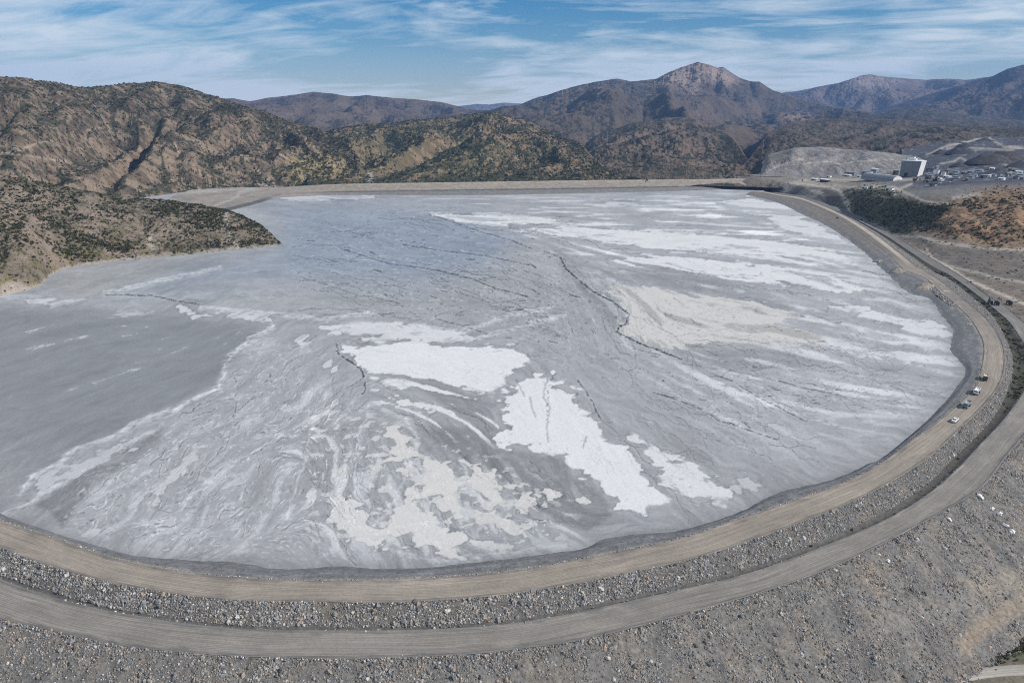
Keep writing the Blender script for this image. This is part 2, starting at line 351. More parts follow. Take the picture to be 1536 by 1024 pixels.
    c = mixc(c, (.075, .078, .032), g * wide * .9); c = mixc(c, (.16, .15, .135), sst(.8, 1., w))
    global DITCH; DITCH = np.stack([x, y, z], -1)
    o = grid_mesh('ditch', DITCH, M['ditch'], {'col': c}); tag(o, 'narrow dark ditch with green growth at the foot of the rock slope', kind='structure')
    # downstream slope
    sel = deg < 100; th = TH[sel]; dg = deg[sel]; S = S_ALONG[sel]
    drop = np.interp(dg, [-60, 36, 60, 80, 92, 100], [23.5, 23.5, 20, 9, 2.5, 1.2]); n = 64
    w = (np.linspace(0, 1, n) ** 1.05)[None, :]; rho = drop[:, None] * 1.95 * w
    r = RK(5, th)[:, None] + rho; x, y = PT(th[:, None], r); z = -2.6 - rho / 1.95
    a = np.minimum(1, rho / 3.)
    z = z + a * (.9 * fbm(x / 14, y / 14, 4, 41) + .35 * fbm(x / 2.2, y / 2.2, 3, 42))
    px, py = proj(x, y, z)
    nz = fbm(x / 10, y / 10, 4, 44); gull = fbm(S[:, None] / 5., rho / 45, 4, 45)
    c = np.ones(x.shape + (3,)) * np.array([.17, .162, .152])
    c = mixc(c, (.215, .188, .158), sst(-.1, .4, nz + .5 * gull) * .75); c = mixc(c, (.095, .093, .09), sst(.1, .45, -gull - .3 * nz) * .6)
    for poly, cc, k in (([(1285, 835), (1312, 850), (1332, 890), (1318, 895), (1292, 862)], (.27, .215, .16), 9), ([(1430, 962), (1470, 925), (1540, 880), (1540, 915), (1480, 950), (1448, 985)], (.27, .217, .16), 12),
                        ([(1300, 915), (1420, 900), (1530, 850), (1530, 875), (1440, 925), (1330, 955)], (.215, .2, .18), 14), ([(1440, 870), (1536, 850), (1536, 880), (1470, 900)], (.26, .225, .18), 14)):
        sd = sdf(px, py, poly); c = mixc(c, cc, sst(-k, k, sd + 10 * fbm(x / 2.5, y / 2.5, 3, 46)) * .75)
    lift = np.exp(-((rho % 13.5 - 6.5 + 2 * nz) / 1.1) ** 2) * sst(-.2, .25, fbm(S[:, None] / 40, rho / 60, 3, 48)); c = mixc(c, (.235, .21, .18), lift * .55); rill = np.exp(-(fbm(S[:, None] / 9, rho / 120 + 3, 3, 49) / .05) ** 2) * sst(.05, .35, nz + .2); c = mixc(c, (.09, .088, .085), rill * .5); z = z - .35 * rill * a
    global SLOPE, SLOPE_SMOOTH; SLOPE = np.stack([x, y, z], -1)
    SLOPE_SMOOTH = sst(-8, 4, sdf(px, py, [(1430, 962), (1470, 925), (1545, 880), (1545, 915), (1480, 950), (1448, 985)])) + .6 * sst(-8, 4, sdf(px, py, [(1300, 915), (1420, 900), (1530, 850), (1530, 875), (1440, 925), (1330, 955)]))
    o = grid_mesh('embankment_slope', SLOPE, M['rockbed'], {'col': c}); tag(o, 'broad grey slope of loose rock falling away below the haul road', kind='structure')
# ------------------------------------------------------------------ rocks
def rock_shapes(n=8, sub=1):
    out = []
    for k in range(n):
        bm = bmesh.new(); bmesh.ops.create_icosphere(bm, subdivisions=sub, radius=1.)
        for v in bm.verts:
            v.co *= random.uniform(.65, 1.25)
            v.co.x *= 1.; v.co.y *= .82; v.co.z *= .68
        bm.verts.ensure_lookup_table()
        V = np.array([v.co[:] for v in bm.verts]); FA = np.array([[v.index for v in f.verts] for f in bm.faces]); bm.free(); out.append((V, FA))
    return out
def rotmats(n):
    q = RNG.normal(size=(n, 4)); q /= np.linalg.norm(q, axis=1)[:, None]; w, x, y, z = q.T
    return np.stack([1 - 2 * (y * y + z * z), 2 * (x * y - z * w), 2 * (x * z + y * w), 2 * (x * y + z * w), 1 - 2 * (x * x + z * z), 2 * (y * z - x * w), 2 * (x * z - y * w), 2 * (y * z + x * w), 1 - 2 * (x * x + y * y)], -1).reshape(n, 3, 3)
def scatter_mesh(name, pts, size, cols, shapes, mat, smooth=False, upright=False):
    Vs, Fs, Cs = [], [], []; off = 0; kind = RNG.integers(0, len(shapes), len(pts))
    for k, (V, FA) in enumerate(shapes):
        s = kind == k; n = s.sum()
        if not n: continue
        if upright:
            a = RNG.uniform(0, 6.283, n); R = np.zeros((n, 3, 3)); R[:, 0, 0] = np.cos(a); R[:, 0, 1] = -np.sin(a); R[:, 1, 0] = np.sin(a); R[:, 1, 1] = np.cos(a); R[:, 2, 2] = RNG.uniform(.7, 1.25, n)
        else: R = rotmats(n)
        v = np.einsum('nij,vj->nvi', R, V) * size[s][:, None, None] + pts[s][:, None, :]
        Vs.append(v.reshape(-1, 3)); Fs.append((FA[None] + (np.arange(n) * len(V))[:, None, None]).reshape(-1, FA.shape[1]) + off); off += n * len(V)
        Cs.append(np.repeat(cols[s], len(V), 0))
    return mesh_np(name, np.vstack(Vs), np.vstack(Fs), mat, {'col': np.vstack(Cs)}, smooth, nper=shapes[0][1].shape[1])
def sample_grid(G, n, weight=None):
    e1 = G[1:, :-1] - G[:-1, :-1]; e2 = G[:-1, 1:] - G[:-1, :-1]; ar = np.linalg.norm(np.cross(e1, e2), axis=-1)
    if weight is not None: ar = ar * weight[:-1, :-1]
    pidx = RNG.choice(ar.size, n, p=(ar / ar.sum()).ravel()); i, j = np.divmod(pidx, ar.shape[1])
    u, v = RNG.random(n)[:, None], RNG.random(n)[:, None]
    p = G[i, j] * (1 - u) * (1 - v) + G[i + 1, j] * u * (1 - v) + G[i, j + 1] * (1 - u) * v + G[i + 1, j + 1] * u * v
    return p, i, j
def rock_cols(n, warm=.18):
    g = RNG.lognormal(math.log(.215), .36, n).clip(.05, .5); c = np.stack([g * 1.02, g * .985, g * .94], -1)
    t = RNG.random(n) < warm; c[t] *= np.array([1.22, 1.0, .8]); b = RNG.random(n) < .2; c[b] *= np.array([.93, .98, 1.03])
    return c
def in_frame(p, mx=60):
    px, py = proj(p[:, 0], p[:, 1], p[:, 2]); return (px > -mx) & (px < 1536 + mx) & (py < 1024 + mx) & (p[:, 1] > 20)
def build_rocks():
    t = NT('broken_rock'); c = t.attr('col').outputs['Color']; p = t.pos()
    x = t.n('ShaderNodeVectorMath', operation='SCALE'); t.l(c, x.inputs[0]); t.l(t.ramp(t.noise(p, 3., 4, .65), .25, .75, .7, 1.3), x.inputs['Scale']); t.base(x.outputs[0]); t.bump(t.noise(p, 6., 4), .5, .1); M['rock'] = t.m
    sh = rock_shapes(8); P_, S_, C_ = [], [], []
    rg = np.linalg.norm(ROCKSTRIP - np.array([0, 0, H]), axis=-1); dens = (np.clip(300 / rg, 0, 1) ** 2 + .05) * np.clip(.75 + 1.6 * fbm(ROCKSTRIP[..., 0] / 7, ROCKSTRIP[..., 1] / 7, 3, 66), .2, 1.3)
    p, i, j = sample_grid(ROCKSTRIP, 62000, dens); k = in_frame(p); p = p[k]; n = len(p)
    s = (RNG.lognormal(math.log(.215), .5, n) * np.exp(.8 * fbm(p[:, 0] / 4, p[:, 1] / 4, 3, 68))).clip(.1, 1.1); P_.append(p); S_.append(s); C_.append(rock_cols(n, .15) * 1.12)
    rg = np.linalg.norm(SLOPE - np.array([0, 0, H]), axis=-1); pt = fbm(SLOPE[..., 0] / 9, SLOPE[..., 1] / 9, 3, 61)
    dens = np.clip(230 / rg, 0, 1) ** 1.5 * np.clip(.55 + 1.6 * pt, .12, 1) * (1 - .93 * np.clip(SLOPE_SMOOTH, 0, 1)) * (1 + 1.2 * np.exp(-np.linspace(0, 1, SLOPE.shape[1]) * 9))[None, :]
    kk = in_frame(SLOPE.reshape(-1, 3), 90).reshape(rg.shape); p, i, j = sample_grid(SLOPE, 68000, dens * kk); n = len(p)
    s = (RNG.lognormal(math.log(.21), .5, n) * np.exp(.9 * fbm(p[:, 0] / 6, p[:, 1] / 6, 3, 67))).clip(.08, 1.0); P_.append(p); S_.append(s); C_.append(rock_cols(n, .24))
    # line of small stones along the road edges
    for k, zz, off, n in ((1, 2.15, -.2, 1500), (2, 2.15, .2, 1500), (4, -2.4, .1, 700), (5, -2.5, .3, 2200)):
        th = np.interp(RNG.random(n) ** 1.0, np.linspace(0, 1, len(TH)), TH); r = RK(k, th) + off + RNG.normal(0, .35, n); x, y = PT(th, r)
        p = np.stack([x, y, np.full(n, zz)], -1); q = in_frame(p); p = p[q]; n = len(p)
        P_.append(p); S_.append(RNG.lognormal(math.log(.24), .35, n).clip(.12, .6)); C_.append(rock_cols(n, .25) * 1.3)
    # dark and pale rubble heap strip inside the bend
    n = 1300; th = np.radians(RNG.uniform(78, 92, n)); r = RK(1, th) - RNG.uniform(.3, 5.5, n); x, y = PT(th, r)
    cc = rock_cols(n, .2) * np.where(RNG.random(n) < .4, 1.7, .5)[:, None]
    P_.append(np.stack([x, y, np.full(n, 1.75)], -1)); S_.append(RNG.uniform(.3, .8, n)); C_.append(cc)
    p, s, c = np.vstack(P_), np.concatenate(S_), np.vstack(C_)
    # the largest ones in view stand alone as boulders
    app = s / np.linalg.norm(p - np.array([0, 0, H]), axis=1); vis = in_frame(p, -4); order = np.argsort(-(app * vis)); big = np.zeros(len(p), bool); big[order[:285]] = True
    o = scatter_mesh('rockfill', p[~big], s[~big], c[~big], sh, M['rock']); tag(o, 'loose grey broken rock covering the dam slopes', kind='stuff')
    mats = [plain('boulder_grey', (.25, .245, .24), .9), plain('boulder_dark', (.14, .14, .14), .9), plain('boulder_tan', (.33, .27, .21), .9), plain('boulder_pale', (.5, .49, .46), .9)]
    base = {}
    sh2 = rock_shapes(4, 2)
    for m_ in range(4):
        for k in range(4):
            V, FA = sh2[k]; me = bpy.data.meshes.new('boulder'); me.from_pydata(V.tolist(), [], FA.tolist()); me.materials.append(mats[m_]); base[m_, k] = me
    nm = ['grey', 'dark grey', 'tan', 'pale']
    px, py = proj(p[:, 0], p[:, 1], p[:, 2])
    rC4 = np.hypot(p[:, 0] - CC[0], p[:, 1] - CC[1]); thp = th_of(p[:, 0], p[:, 1])
    for i in np.flatnonzero(big):
        lum = c[i].mean(); m_ = 2 if c[i][0] > c[i][2] * 1.3 else 3 if lum > .36 else 1 if lum < .19 else 0
        ob = link(bpy.data.objects.new('boulder', base[m_, i % 4])); ob.location = p[i]; ob.scale = (s[i],) * 3; ob.rotation_euler = tuple(RNG.uniform(0, 6.28, 3))
        if rC4[i] > RK(4, thp[i]): wh = 'loose on the open slope below the haul road'
        elif rC4[i] > RK(2, thp[i]) - .5: wh = 'in the rock band between the two roads'
        else: wh = 'at the edge of the crest road by the pond'
        tag(ob, f'{nm[m_]} angular boulder {wh}', 'boulder', f'{nm[m_]} boulders {wh}')
    # the white boulders lying on the slope at the far right
    for (bx, by, sz, lab) in ((1469, 744, 1.5, 'white boulder nearest the haul road, topmost of the white boulders on the slope'), (1487, 764, 1.2, 'white elongated boulder in the chain of pale boulders on the slope, second from the top'), (1499, 771, 1.35, 'squarish white boulder in the middle of the chain of pale boulders on the slope'),
                              (1509, 789, 1.25, 'white boulder just above the lowest one in the chain on the slope'), (1519, 798, 1.5, 'lowest and widest white boulder of the chain on the rock slope'), (1425, 778, 1.0, 'single white boulder under the haul road edge, apart from the chain'), (1331, 842, .9, 'small white boulder beside the tan streak on the rock slope')):
        best = None; q = SLOPE.reshape(-1, 3); ax, ay = proj(q[:, 0], q[:, 1], q[:, 2]); i = np.argmin((ax - bx) ** 2 + (ay - by) ** 2); pos = q[i]
        ob = link(bpy.data.objects.new('boulder', base[3, int(bx) % 4].copy())); ob.location = pos + np.array([0, 0, sz * .3]); ob.scale = (sz * 1.05, sz * .9, sz * .8); ob.rotation_euler = (0, .2, bx)
        ob.data.materials[0] = plain('boulder_white', (.72, .71, .69), .85); tag(ob, lab, 'boulder', 'white boulders on the lower slope')
# ------------------------------------------------------------------ the tailings pond
WHITE = [  # (strength, tint 0 cool..1 cream, outline): dried crusts on the mud
 (1.0,.0,[(515,520),(560,516),(620,513),(640,517),(700,522),(770,520),(776,527),(797,535),(790,546),(760,565),(748,590),(740,596),(700,580),(660,577),(600,566),(556,560),(542,552),(528,536)]),
 (.95,.0,[(556,562),(600,568),(650,578),(690,592),(740,600),(690,596),(640,585),(590,578),(552,574)]),
 (.8,.1,[(480,490),(530,485),(600,483),(640,490),(680,497),(712,507),(660,512),(600,508),(540,507),(505,500)]),
 (.85,.4,[(553,586),(600,592),(640,604),(676,624),(640,621),(590,606)]),
 (1.0,.0,[(768,583),(782,566),(805,557),(830,558),(833,572),(860,580),(866,592),(876,610),(886,622),(898,628),(903,645),(906,655),(940,663),(958,685),(972,700),(976,716),(988,730),(1010,745),(1015,757),(975,763),(972,776),(945,770),(918,766),(921,748),(905,735),(890,723),(868,718),(845,690),(820,682),(780,675),(745,670),(743,655),(762,640),(738,622),(758,612),(745,600)]),
 (.85,.05,[(938,653),(978,663),(1010,680),(1060,703),(1093,722),(1102,745),(1088,757),(1060,748),(1010,736),(985,722),(988,704),(965,684)]),
 (.7,1.,[(580,634),(598,642),(614,655),(622,668),(617,690),(607,707),(585,695),(583,680),(577,650)]),
 (.7,1.,[(630,690),(640,683),(650,695),(672,697),(700,718),(707,735),(690,770),(662,772),(650,757),(640,745),(615,742),(606,728),(622,712)]),
 (.7,1.,[(698,694),(735,703),(757,716),(750,728),(754,744),(738,752),(722,748),(705,725)]),
 (.62,.9,[(755,728),(772,724),(794,731),(812,744),(808,755),(780,757),(762,742)]),
 (.66,.9,[(828,733),(850,737),(864,735),(872,746),(884,752),(862,759),(838,754),(824,747)]),
 (.72,.6,[(500,740),(515,733),(540,745),(557,765),(552,785),(575,800),(588,812),(570,828),(540,822),(515,812),(492,800),(494,775)]),
 (.72,.8,[(565,778),(585,758),(612,752),(640,762),(662,790),(690,797),(706,806),(702,828),(670,836),(640,826),(612,815),(590,800)]),
 (.55,.8,[(700,765),(740,760),(775,775),(810,792),(790,800),(745,798),(720,785)]),
 (.45,.3,[(302,655),(314,664),(298,690),(282,712),(258,732),(238,752),(222,758),(232,735),(250,712),(262,690),(280,672)]),
 (.62,1.,[(905,432),(935,428),(985,432),(1040,443),(1130,450),(1170,463),(1200,473),(1150,486),(1215,500),(1235,512),(1180,519),(1120,513),(1070,517),(1020,524),(965,511),(932,497),(946,484),(943,470),(930,455)]),
 (.95,.1,[(650,323),(720,323),(790,327),(832,330),(790,338),(740,337),(690,331)]),
 (.95,.1,[(765,343),(850,341),(940,345),(1024,351),(1120,357),(1190,362),(1245,375),(1275,390),(1220,391),(1150,386),(1070,378),(1000,374),(930,366),(860,357)]),
 (.95,.1,[(905,388),(960,384),(1030,384),(1100,392),(1180,402),(1235,411),(1270,424),(1305,435),(1250,437),(1190,434),(1120,424),(1060,414),(1000,402),(950,398)]),
 (.85,.0,[(1236,455),(1290,458),(1340,470),(1400,481),(1426,494),(1428,506),(1400,505),(1345,492),(1290,475)]),
 (.8,.0,[(1120,295),(1170,303),(1200,320),(1240,345),(1268,362),(1230,360),(1180,345),(1150,325),(1080,305)]),
 (.55,.0,[(900,302),(950,300),(960,304),(915,307)]),
 (.6,.0,[(262,455),(280,460),(300,470),(318,474),(290,476),(272,470)]),(.6,.0,[(325,470),(365,468),(405,475),(408,481),(380,480),(345,474)]),
 (.6,.0,[(38,450),(80,449),(125,447),(110,453),(60,457)]),
 (.7,.0,[(446,508),(462,505),(458,516),(465,527),(455,528),(448,517)]),(.6,.0,[(485,545),(497,543),(512,556),(500,557)]),
 (.35,.0,[(60,715),(110,690),(180,660),(235,640),(200,668),(130,708),(60,745),(35,752)]),
 (.4,.0,[(200,745),(222,736),(216,750),(195,765),(172,775)]),(.5,.0,[(125,802),(150,785),(172,778),(160,795),(140,806)]),(.5,.3,[(245,826),(262,815),(285,800),(282,815),(265,827)]),
 (.55,.1,[(400,298),(440,294),(520,293),(560,294),(520,297),(440,300)]),(.35,.1,[(1090,730),(1115,705),(1145,722),(1150,738),(1110,738)]),
]
CRACKS = [(1.,[(505,517),(507,530),(527,543),(540,552),(545,563),(548,577),(543,590)]),(.8,[(157,442),(227,443),(260,450),(300,457)]),
 (1.,[(840,385),(849,403),(865,417),(889,437),(919,452),(942,470),(940,483),(924,497),(955,513),(992,527),(1022,538)]),(.7,[(815,377),(840,385)]),
 (.8,[(512,373),(582,395),(655,405),(705,417),(742,432),(792,445)]),(.7,[(605,367),(672,377),(725,383),(772,393),(805,400)]),(.7,[(645,322),(679,333),(719,347),(765,360),(799,373)]),
 (.6,[(649,463),(655,478),(689,487),(729,500)]),(.5,[(742,460),(782,473)]),(.6,[(950,523),(980,530),(1000,535)]),(.8,[(977,587),(1017,600),(1053,613),(1077,630),(1117,643),(1167,660)]),
 (.7,[(1067,560),(1100,572),(1137,595),(1173,613),(1210,633)]),(.8,[(867,570),(887,600),(900,627)]),(.6,[(352,565),(357,580),(350,625)]),(.5,[(1024,407),(1090,415),(1135,418)]),
 (.5,[(1024,378),(1060,376)]),(.5,[(820,560),(824,590),(820,620)]),(.5,[(450,415),(530,440),(600,455)]),(.5,[(690,440),(745,455),(800,470),(860,470)]),(.4,[(1130,560),(1200,580),(1290,600)]),(.4,[(1020,545),(1120,560),(1240,590)])]
PALE = [(1.,5,[(410,490),(375,510),(345,535),(335,565),(330,580),(270,610),(200,640),(110,680),(60,710),(30,740)]),(.8,3,[(300,462),(400,470),(480,480),(560,470)]),(.8,4,[(157,441),(225,425),(330,403)]),(.6,3,[(490,617),(420,655),(340,705),(270,760),(240,790)]),
 (.8,3,[(690,500),(760,475),(830,462)]),(.8,3,[(700,512),(780,492),(850,472)]),(.7,2,[(578,640),(610,655),(625,665)]),(.6,3,[(575,615),(610,630),(628,660),(620,690),(600,735),(575,770),(560,800)]),(.6,3,[(690,690),(705,720),(710,735),(735,765)]),(.5,2,[(430,775),(470,640),(505,600)]),
 (.8,4,[(5,775),(60,745),(120,708),(190,667),(245,638)]),(.5,3,[(540,810),(640,842),(720,840)]),(.6,3,[(720,838),(800,826),(850,820)]),(.5,4,[(0,445),(60,447)]),(.6,3,[(555,610),(540,650),(530,690)]),(.6,3,[(960,660),(1010,690),(1050,700)])]
DARK = [(.55,[(235,643),(250,640),(238,662),(190,695),(160,720),(120,757),(95,790),(70,768),(50,756),(130,706),(190,667)]),(.5,[(770,640),(800,660),(760,640)]),(.4,[(620,575),(690,590),(745,605),(735,640),(690,625),(650,600)]),(.45,[(740,640),(760,650),(740,668),(800,680),(850,695),(860,720),(905,740),(918,770),(880,800),(810,770),(760,720),(700,690),(650,660),(630,640)]),(.3,[(640,780),(700,800),(660,790)]),
 (.35,[(830,372),(870,400),(905,440),(940,480),(920,495),(880,450),(845,410)]),(.3,[(1000,400),(1150,440),(1210,470),(1100,445),(950,425),(880,405)]),(.3,[(1000,525),(1200,525),(1250,545),(1100,560),(1030,545)])]
FLOW = [(100,600,1,-.35),(300,560,1,-.4),(200,480,1,-.12),(60,720,1,-.6),(150,740,1,-.8),(280,720,.8,-1),(350,640,1,-.55),(420,740,.4,-1),(250,420,1,-.28),(500,350,1,.15),(600,380,1,.2),(700,420,1,.25),(560,430,1,.3),(800,380,1,.6),
 (880,440,1,.9),(930,490,.3,1),(700,490,1,-.1),(620,500,1,.05),(650,550,1,.15),(700,590,1,.3),(620,600,1,.4),(800,600,.5,1),(850,650,.6,1),(920,700,.8,1),(1000,720,1,.6),(600,680,.2,1),(520,700,-.3,1),(650,740,.5,1),(700,700,.7,1),(760,780,1,.45),(540,790,.4,1),(900,780,1,.2),
 (1000,600,1,.55),(1100,640,1,.5),(1200,680,1,.45),(960,540,1,.45),(1100,500,1,.12),(1200,540,1,.2),(1350,560,1,.15),(1300,480,1,.25),(1100,420,1,.14),(1200,430,1,.22),(1000,350,1,.03),(1150,370,1,.1),(1150,320,1,.06),(900,310,1,0),(600,300,1,0),(750,330,1,.06),(1300,620,1,.1),(450,560,.6,-1),(500,600,.7,-1),(400,520,1,-.5)]
def build_pond():
    xs = np.arange(-420, 1490, 1.4); ys = np.concatenate([np.arange(281, 420, .9), np.arange(420, 872, 1.25)])
    X, Y = np.meshgrid(xs, ys); n, m = X.shape
    wx, wy = on(X, Y, 0.); R = np.hypot(wx, wy)
    th = th_of(wx, wy); r = np.hypot(wx - CC[0], wy - CC[1]); lim = RK(0, th) + .12 * (RK(1, th) - RK(0, th)) + 1.2
    keep = ((th > TH0) & (th < TH1 - .02) & (r < lim)) | (th >= TH1 - .02) | (th <= TH0)
    # flow direction (photo pixels), from a few traced strokes
    fx = np.zeros_like(X); fy = np.zeros_like(X); sw = np.zeros_like(X)
    for (px, py, dx, dy) in FLOW:
        L = math.hypot(dx, dy); w = 1 / ((X - px) ** 2 + (1.6 * (Y - py)) ** 2 + 900) ** 1.5; fx += w * dx / L; fy += w * dy / L; sw += w
    L = np.hypot(fx, fy) + 1e-9; fx /= L; fy /= L
    stepy = np.gradient(ys)[:, None] + 0 * X
    def bil(A, gx, gy):
        gx = np.clip(gx, 0, A.shape[1] - 1.001); gy = np.clip(gy, 0, A.shape[0] - 1.001); i = gy.astype(int); j = gx.astype(int); u = gx - j; v = gy - i
        return A[i, j] * (1 - u) * (1 - v) + A[i, j + 1] * u * (1 - v) + A[i + 1, j] * (1 - u) * v + A[i + 1, j + 1] * u * v
    def up2(A):                                                   # half-size field back to the full grid
        gj, gi = np.meshgrid(np.arange(m) / 2., np.arange(n) / 2.); return bil(A, gj, gi)
    wob = fbm(wx / 16, wy / 16, 4, 77) * 1.3                         # the streaks meander
    ca, sa = np.cos(wob), np.sin(wob); wfx, wfy = fx * ca - fy * sa, fx * sa + fy * ca
    def lic(A, steps, ux=fx, uy=fy):
        acc = A.copy(); GJ, GI = np.meshgrid(np.arange(A.shape[1], dtype=float), np.arange(A.shape[0], dtype=float))
        for sgn in (1, -1):
            gx, gy = GJ.copy(), GI.copy()
            for k in range(steps):
                a, b = bil(ux, gx, gy), bil(uy, gx, gy)
                gx = gx + sgn * a; gy = gy + sgn * b * 1.4 / 1.25; acc += bil(A, gx, gy)
        return acc / (2 * steps + 1)
    def norm(A):
        s = A.std(); return (A - A.mean()) / s
    W0 = RNG.normal(size=X.shape)
    def blur(A, k):
        for _ in range(k):
            A = (A + np.roll(A, 1, 0) + np.roll(A, -1, 0) + np.roll(A, 1, 1) + np.roll(A, -1, 1)) / 5
        return A
    fineL = norm(lic(blur(W0, 1), 9, wfx, wfy)); h_ = (slice(None, None, 2), slice(None, None, 2)); midL = norm(up2(lic(norm(blur(W0, 14))[h_], 11, wfx[h_], wfy[h_]))); longL = norm(up2(lic(norm(blur(RNG.normal(size=X.shape), 4))[h_], 22, fx[h_], fy[h_])))
    dashL = norm(lic(W0 * (RNG.random(X.shape) < .5), 5, wfx, wfy))
    n1 = fbm(wx / 60, wy / 60, 4, 1); n2 = fbm(wx / 14, wy / 14, 4, 2); n3 = fbm(wx / 4.5, wy / 4.5, 4, 6); n4 = fbm(wx / 1.6, wy / 1.6, 3, 16)
    sc_ = np.clip(300 / R, .25, 1.3)                                  # photo pixels per metre, relative
    PXm = 1060 / np.hypot(R, H)
    strk0 = norm(longL * .8 + midL * .35)
    V = .315 + .035 * n1 + .016 * fineL + .008 * midL + .018 * n3 + .012 * n4     # albedo of the bare mud
    cream = np.zeros_like(V)
    def zone(poly, k): return sst(-k, k, sdf(X, Y, poly, 90))
    lag = zone([(-420,600),(-200,470),(0,462),(100,468),(200,470),(300,478),(398,492),(362,520),(338,556),(322,580),(250,618),(160,655),(80,700),(50,722),(0,765),(-200,800),(-420,800)], 14)
    lag = lag * (1 - sst(600, 760, Y + 60 * n2) * sst(200, 60, X) * .75); lag = np.clip(lag + .35 * lag * (1 - lag) * 4 * n2, 0, 1)
    blue = zone([(400,300),(520,300),(700,320),(780,355),(740,400),(640,430),(520,430),(430,420),(330,430),(250,440),(160,440),(250,400),(400,372),(420,340)], 34)
    olive = zone([(70,432),(110,410),(230,388),(425,371),(330,402),(240,422),(170,440),(110,445)], 9)
    bright = zone([(820,335),(1100,300),(1240,345),(1440,500),(1440,575),(1300,650),(1100,640),(980,560),(930,500),(900,430),(830,370)], 60)
    marble = zone([(480,590),(580,640),(700,690),(860,740),(880,800),(700,838),(520,830),(440,760),(430,660)], 40)
    fan = zone([(120,800),(60,760),(330,590),(400,510),(520,600),(540,700),(520,840),(300,838),(200,828)], 24)
    V = V * (1 - .2 * lag) - .03 * blue; V += .05 * bright + .018 * bright * longL + .012 * fan
    V = V * (1 - .1 * olive); cream = np.maximum(cream, olive * .7)  # headland's reflection painted into the mud as a darker, warmer tone
    V = V * (1 - lag) + lag * (.215 + .02 * n1 + .006 * fineL + .009 * longL + .008 * n3); V += lag * .2 * sst(2.2, 2.7, dashL * .6 + .9 * strk0 + 1.2 * n1) * sst(640, 500, Y)
    for k, poly in DARK: V = V * (1 - .32 * k * 2 * sst(-6, 6, sdf(X, Y, poly) + 9 * n2 * sc_ + 5 * n3))
    # pale filaments: level lines of the streaky noise
    fil = np.exp(-(midL + .5 * n2) ** 2 / .018); fil2 = np.exp(-(norm(longL * .6 + n2 * 2.) - .4) ** 2 / .01)
    wgt = .16 * (1 - lag) * (1 - .8 * blue) * (.3 + .3 * fan + .6 * marble) * (1 - .8 * bright)
    V += wgt * fil * sst(-.3, .3, n1 + .3 * n3) + .5 * wgt * fil2 * sst(-.2, .3, n2)
    V += .16 * marble * sst(.35, 1.0, midL + .8 * n3 + .8 * n2 - .2) + .07 * fan * sst(.7, 1.5, midL + 1.5 * n3)
    V += .2 * lag * sst(1.9, 2.6, longL + n2 * 1.6) * sst(-.1, .3, n1)
    # streaky white salts on the far right
    st = norm(longL + 1.2 * fbm(wx / 60, wy / 16, 4, 23) + .5 * n1); V += bright * (.17 * sst(.15, 1.3, st))
    up = zone([(640,300),(1100,290),(1240,345),(1280,400),(900,400),(760,350)], 30); V += up * .22 * sst(.6, 1.4, norm(fbm(wx / 120, wy / 30, 5, 29) + .12 * longL))
    for a, wd, pl in PALE:
        d = seg_dist(X + 7 * n2 * sc_ + 3 * n3, Y + 4 * n2 * sc_ + 2 * n3, pl, False, 30)
        V += .2 * a * np.exp(-(d / wd) ** 2) * sst(-.5, .3, n3 + .4 * fineL * .3)
        d2 = seg_dist(X + 12 * n2 * sc_, Y + 9 * n2 * sc_ + 3, pl, False, 30); V += .14 * a * np.exp(-(d2 / 1.3) ** 2)
    wv = fbm(wx / 7, wy / 7, 5, 51, .5); hn = fbm(wx / 5, wy / 5, 4, 57); lob = fbm(wx / 9, wy / 9, 3, 58, .45); n2b = fbm(wx / 14, wy / 14, 4, 60); strk = norm(longL * .8 + midL * .35)
    fr = fbm(wx / 7 + .3 * n2, wy / 7, 5, 59, .5) + .05 * midL; fz = zone([(470,600),(560,620),(640,650),(740,690),(800,720),(860,765),(850,805),(760,835),(640,835),(540,822),(480,800),(450,720),(440,650)], 26)
    V = V * (1 - .16 * fz * sst(-.1, .2, n3 + .5 * n2)); fm = fz * sst(.19, .215, fr); V = V * (1 - fm) + fm * (.5 + .03 * n3); cream = np.maximum(cream, fm * .7)
    sz = zone([(555,592),(640,585),(770,590),(790,640),(740,665),(640,645),(570,615)], 12); sm = sz * sst(1.0, 1.25, strk + .7 * n2); V = V * (1 - sm) + .6 * sm
    for k, t, poly in WHITE:
        px0 = np.asarray(poly)[:, 1].mean(); e = np.clip((px0 - 250) / 350, .25, 1.2)
        if px0 > 600: s = sdf(X + 9 * n2, Y + 7 * n2b, poly) * .8 + 20 * lob * (1.25 if t > .5 else .8) + 5 * wv + 1.2 * n4 - 3.5
        else: s = sdf(X + 5 * n2 * e, Y + 4 * n2b * e, poly) + e * (5 * wv + 6 * lob) + ((5.5 if px0 < 450 else 3.5) * strk + 1.4 * fineL) * (.6 + .4 * e) * (.8 if px0 > 450 else .75)
        ew = .9 + (0 if t > .5 and px0 > 600 else 4.5) * sst(.0, .35, n1 + .8 * n2b) * (.5 + .5 * e); mk = sst(-ew, ew, s)
        hole = sst(.5, .62, hn + .18 * midL * .5) * sst(22, 2, s) * (1 if px0 > 540 else 0) * .9
        body = (.34 + .28 * k) * (1 + .03 * n3 + .03 * n2 + .012 * fineL)
        if px0 < 540: body = body * (1 - .30 * sst(.7, 2.0, strk + .35 * fineL) - .04 * sst(0, 1, -strk))
        rim = np.exp(-((s + 1.5) / 1.2) ** 2) * .06
        V = V * (1 - mk * (1 - hole)) + body * mk * (1 - hole) - rim; cream = cream * (1 - mk) + t * mk
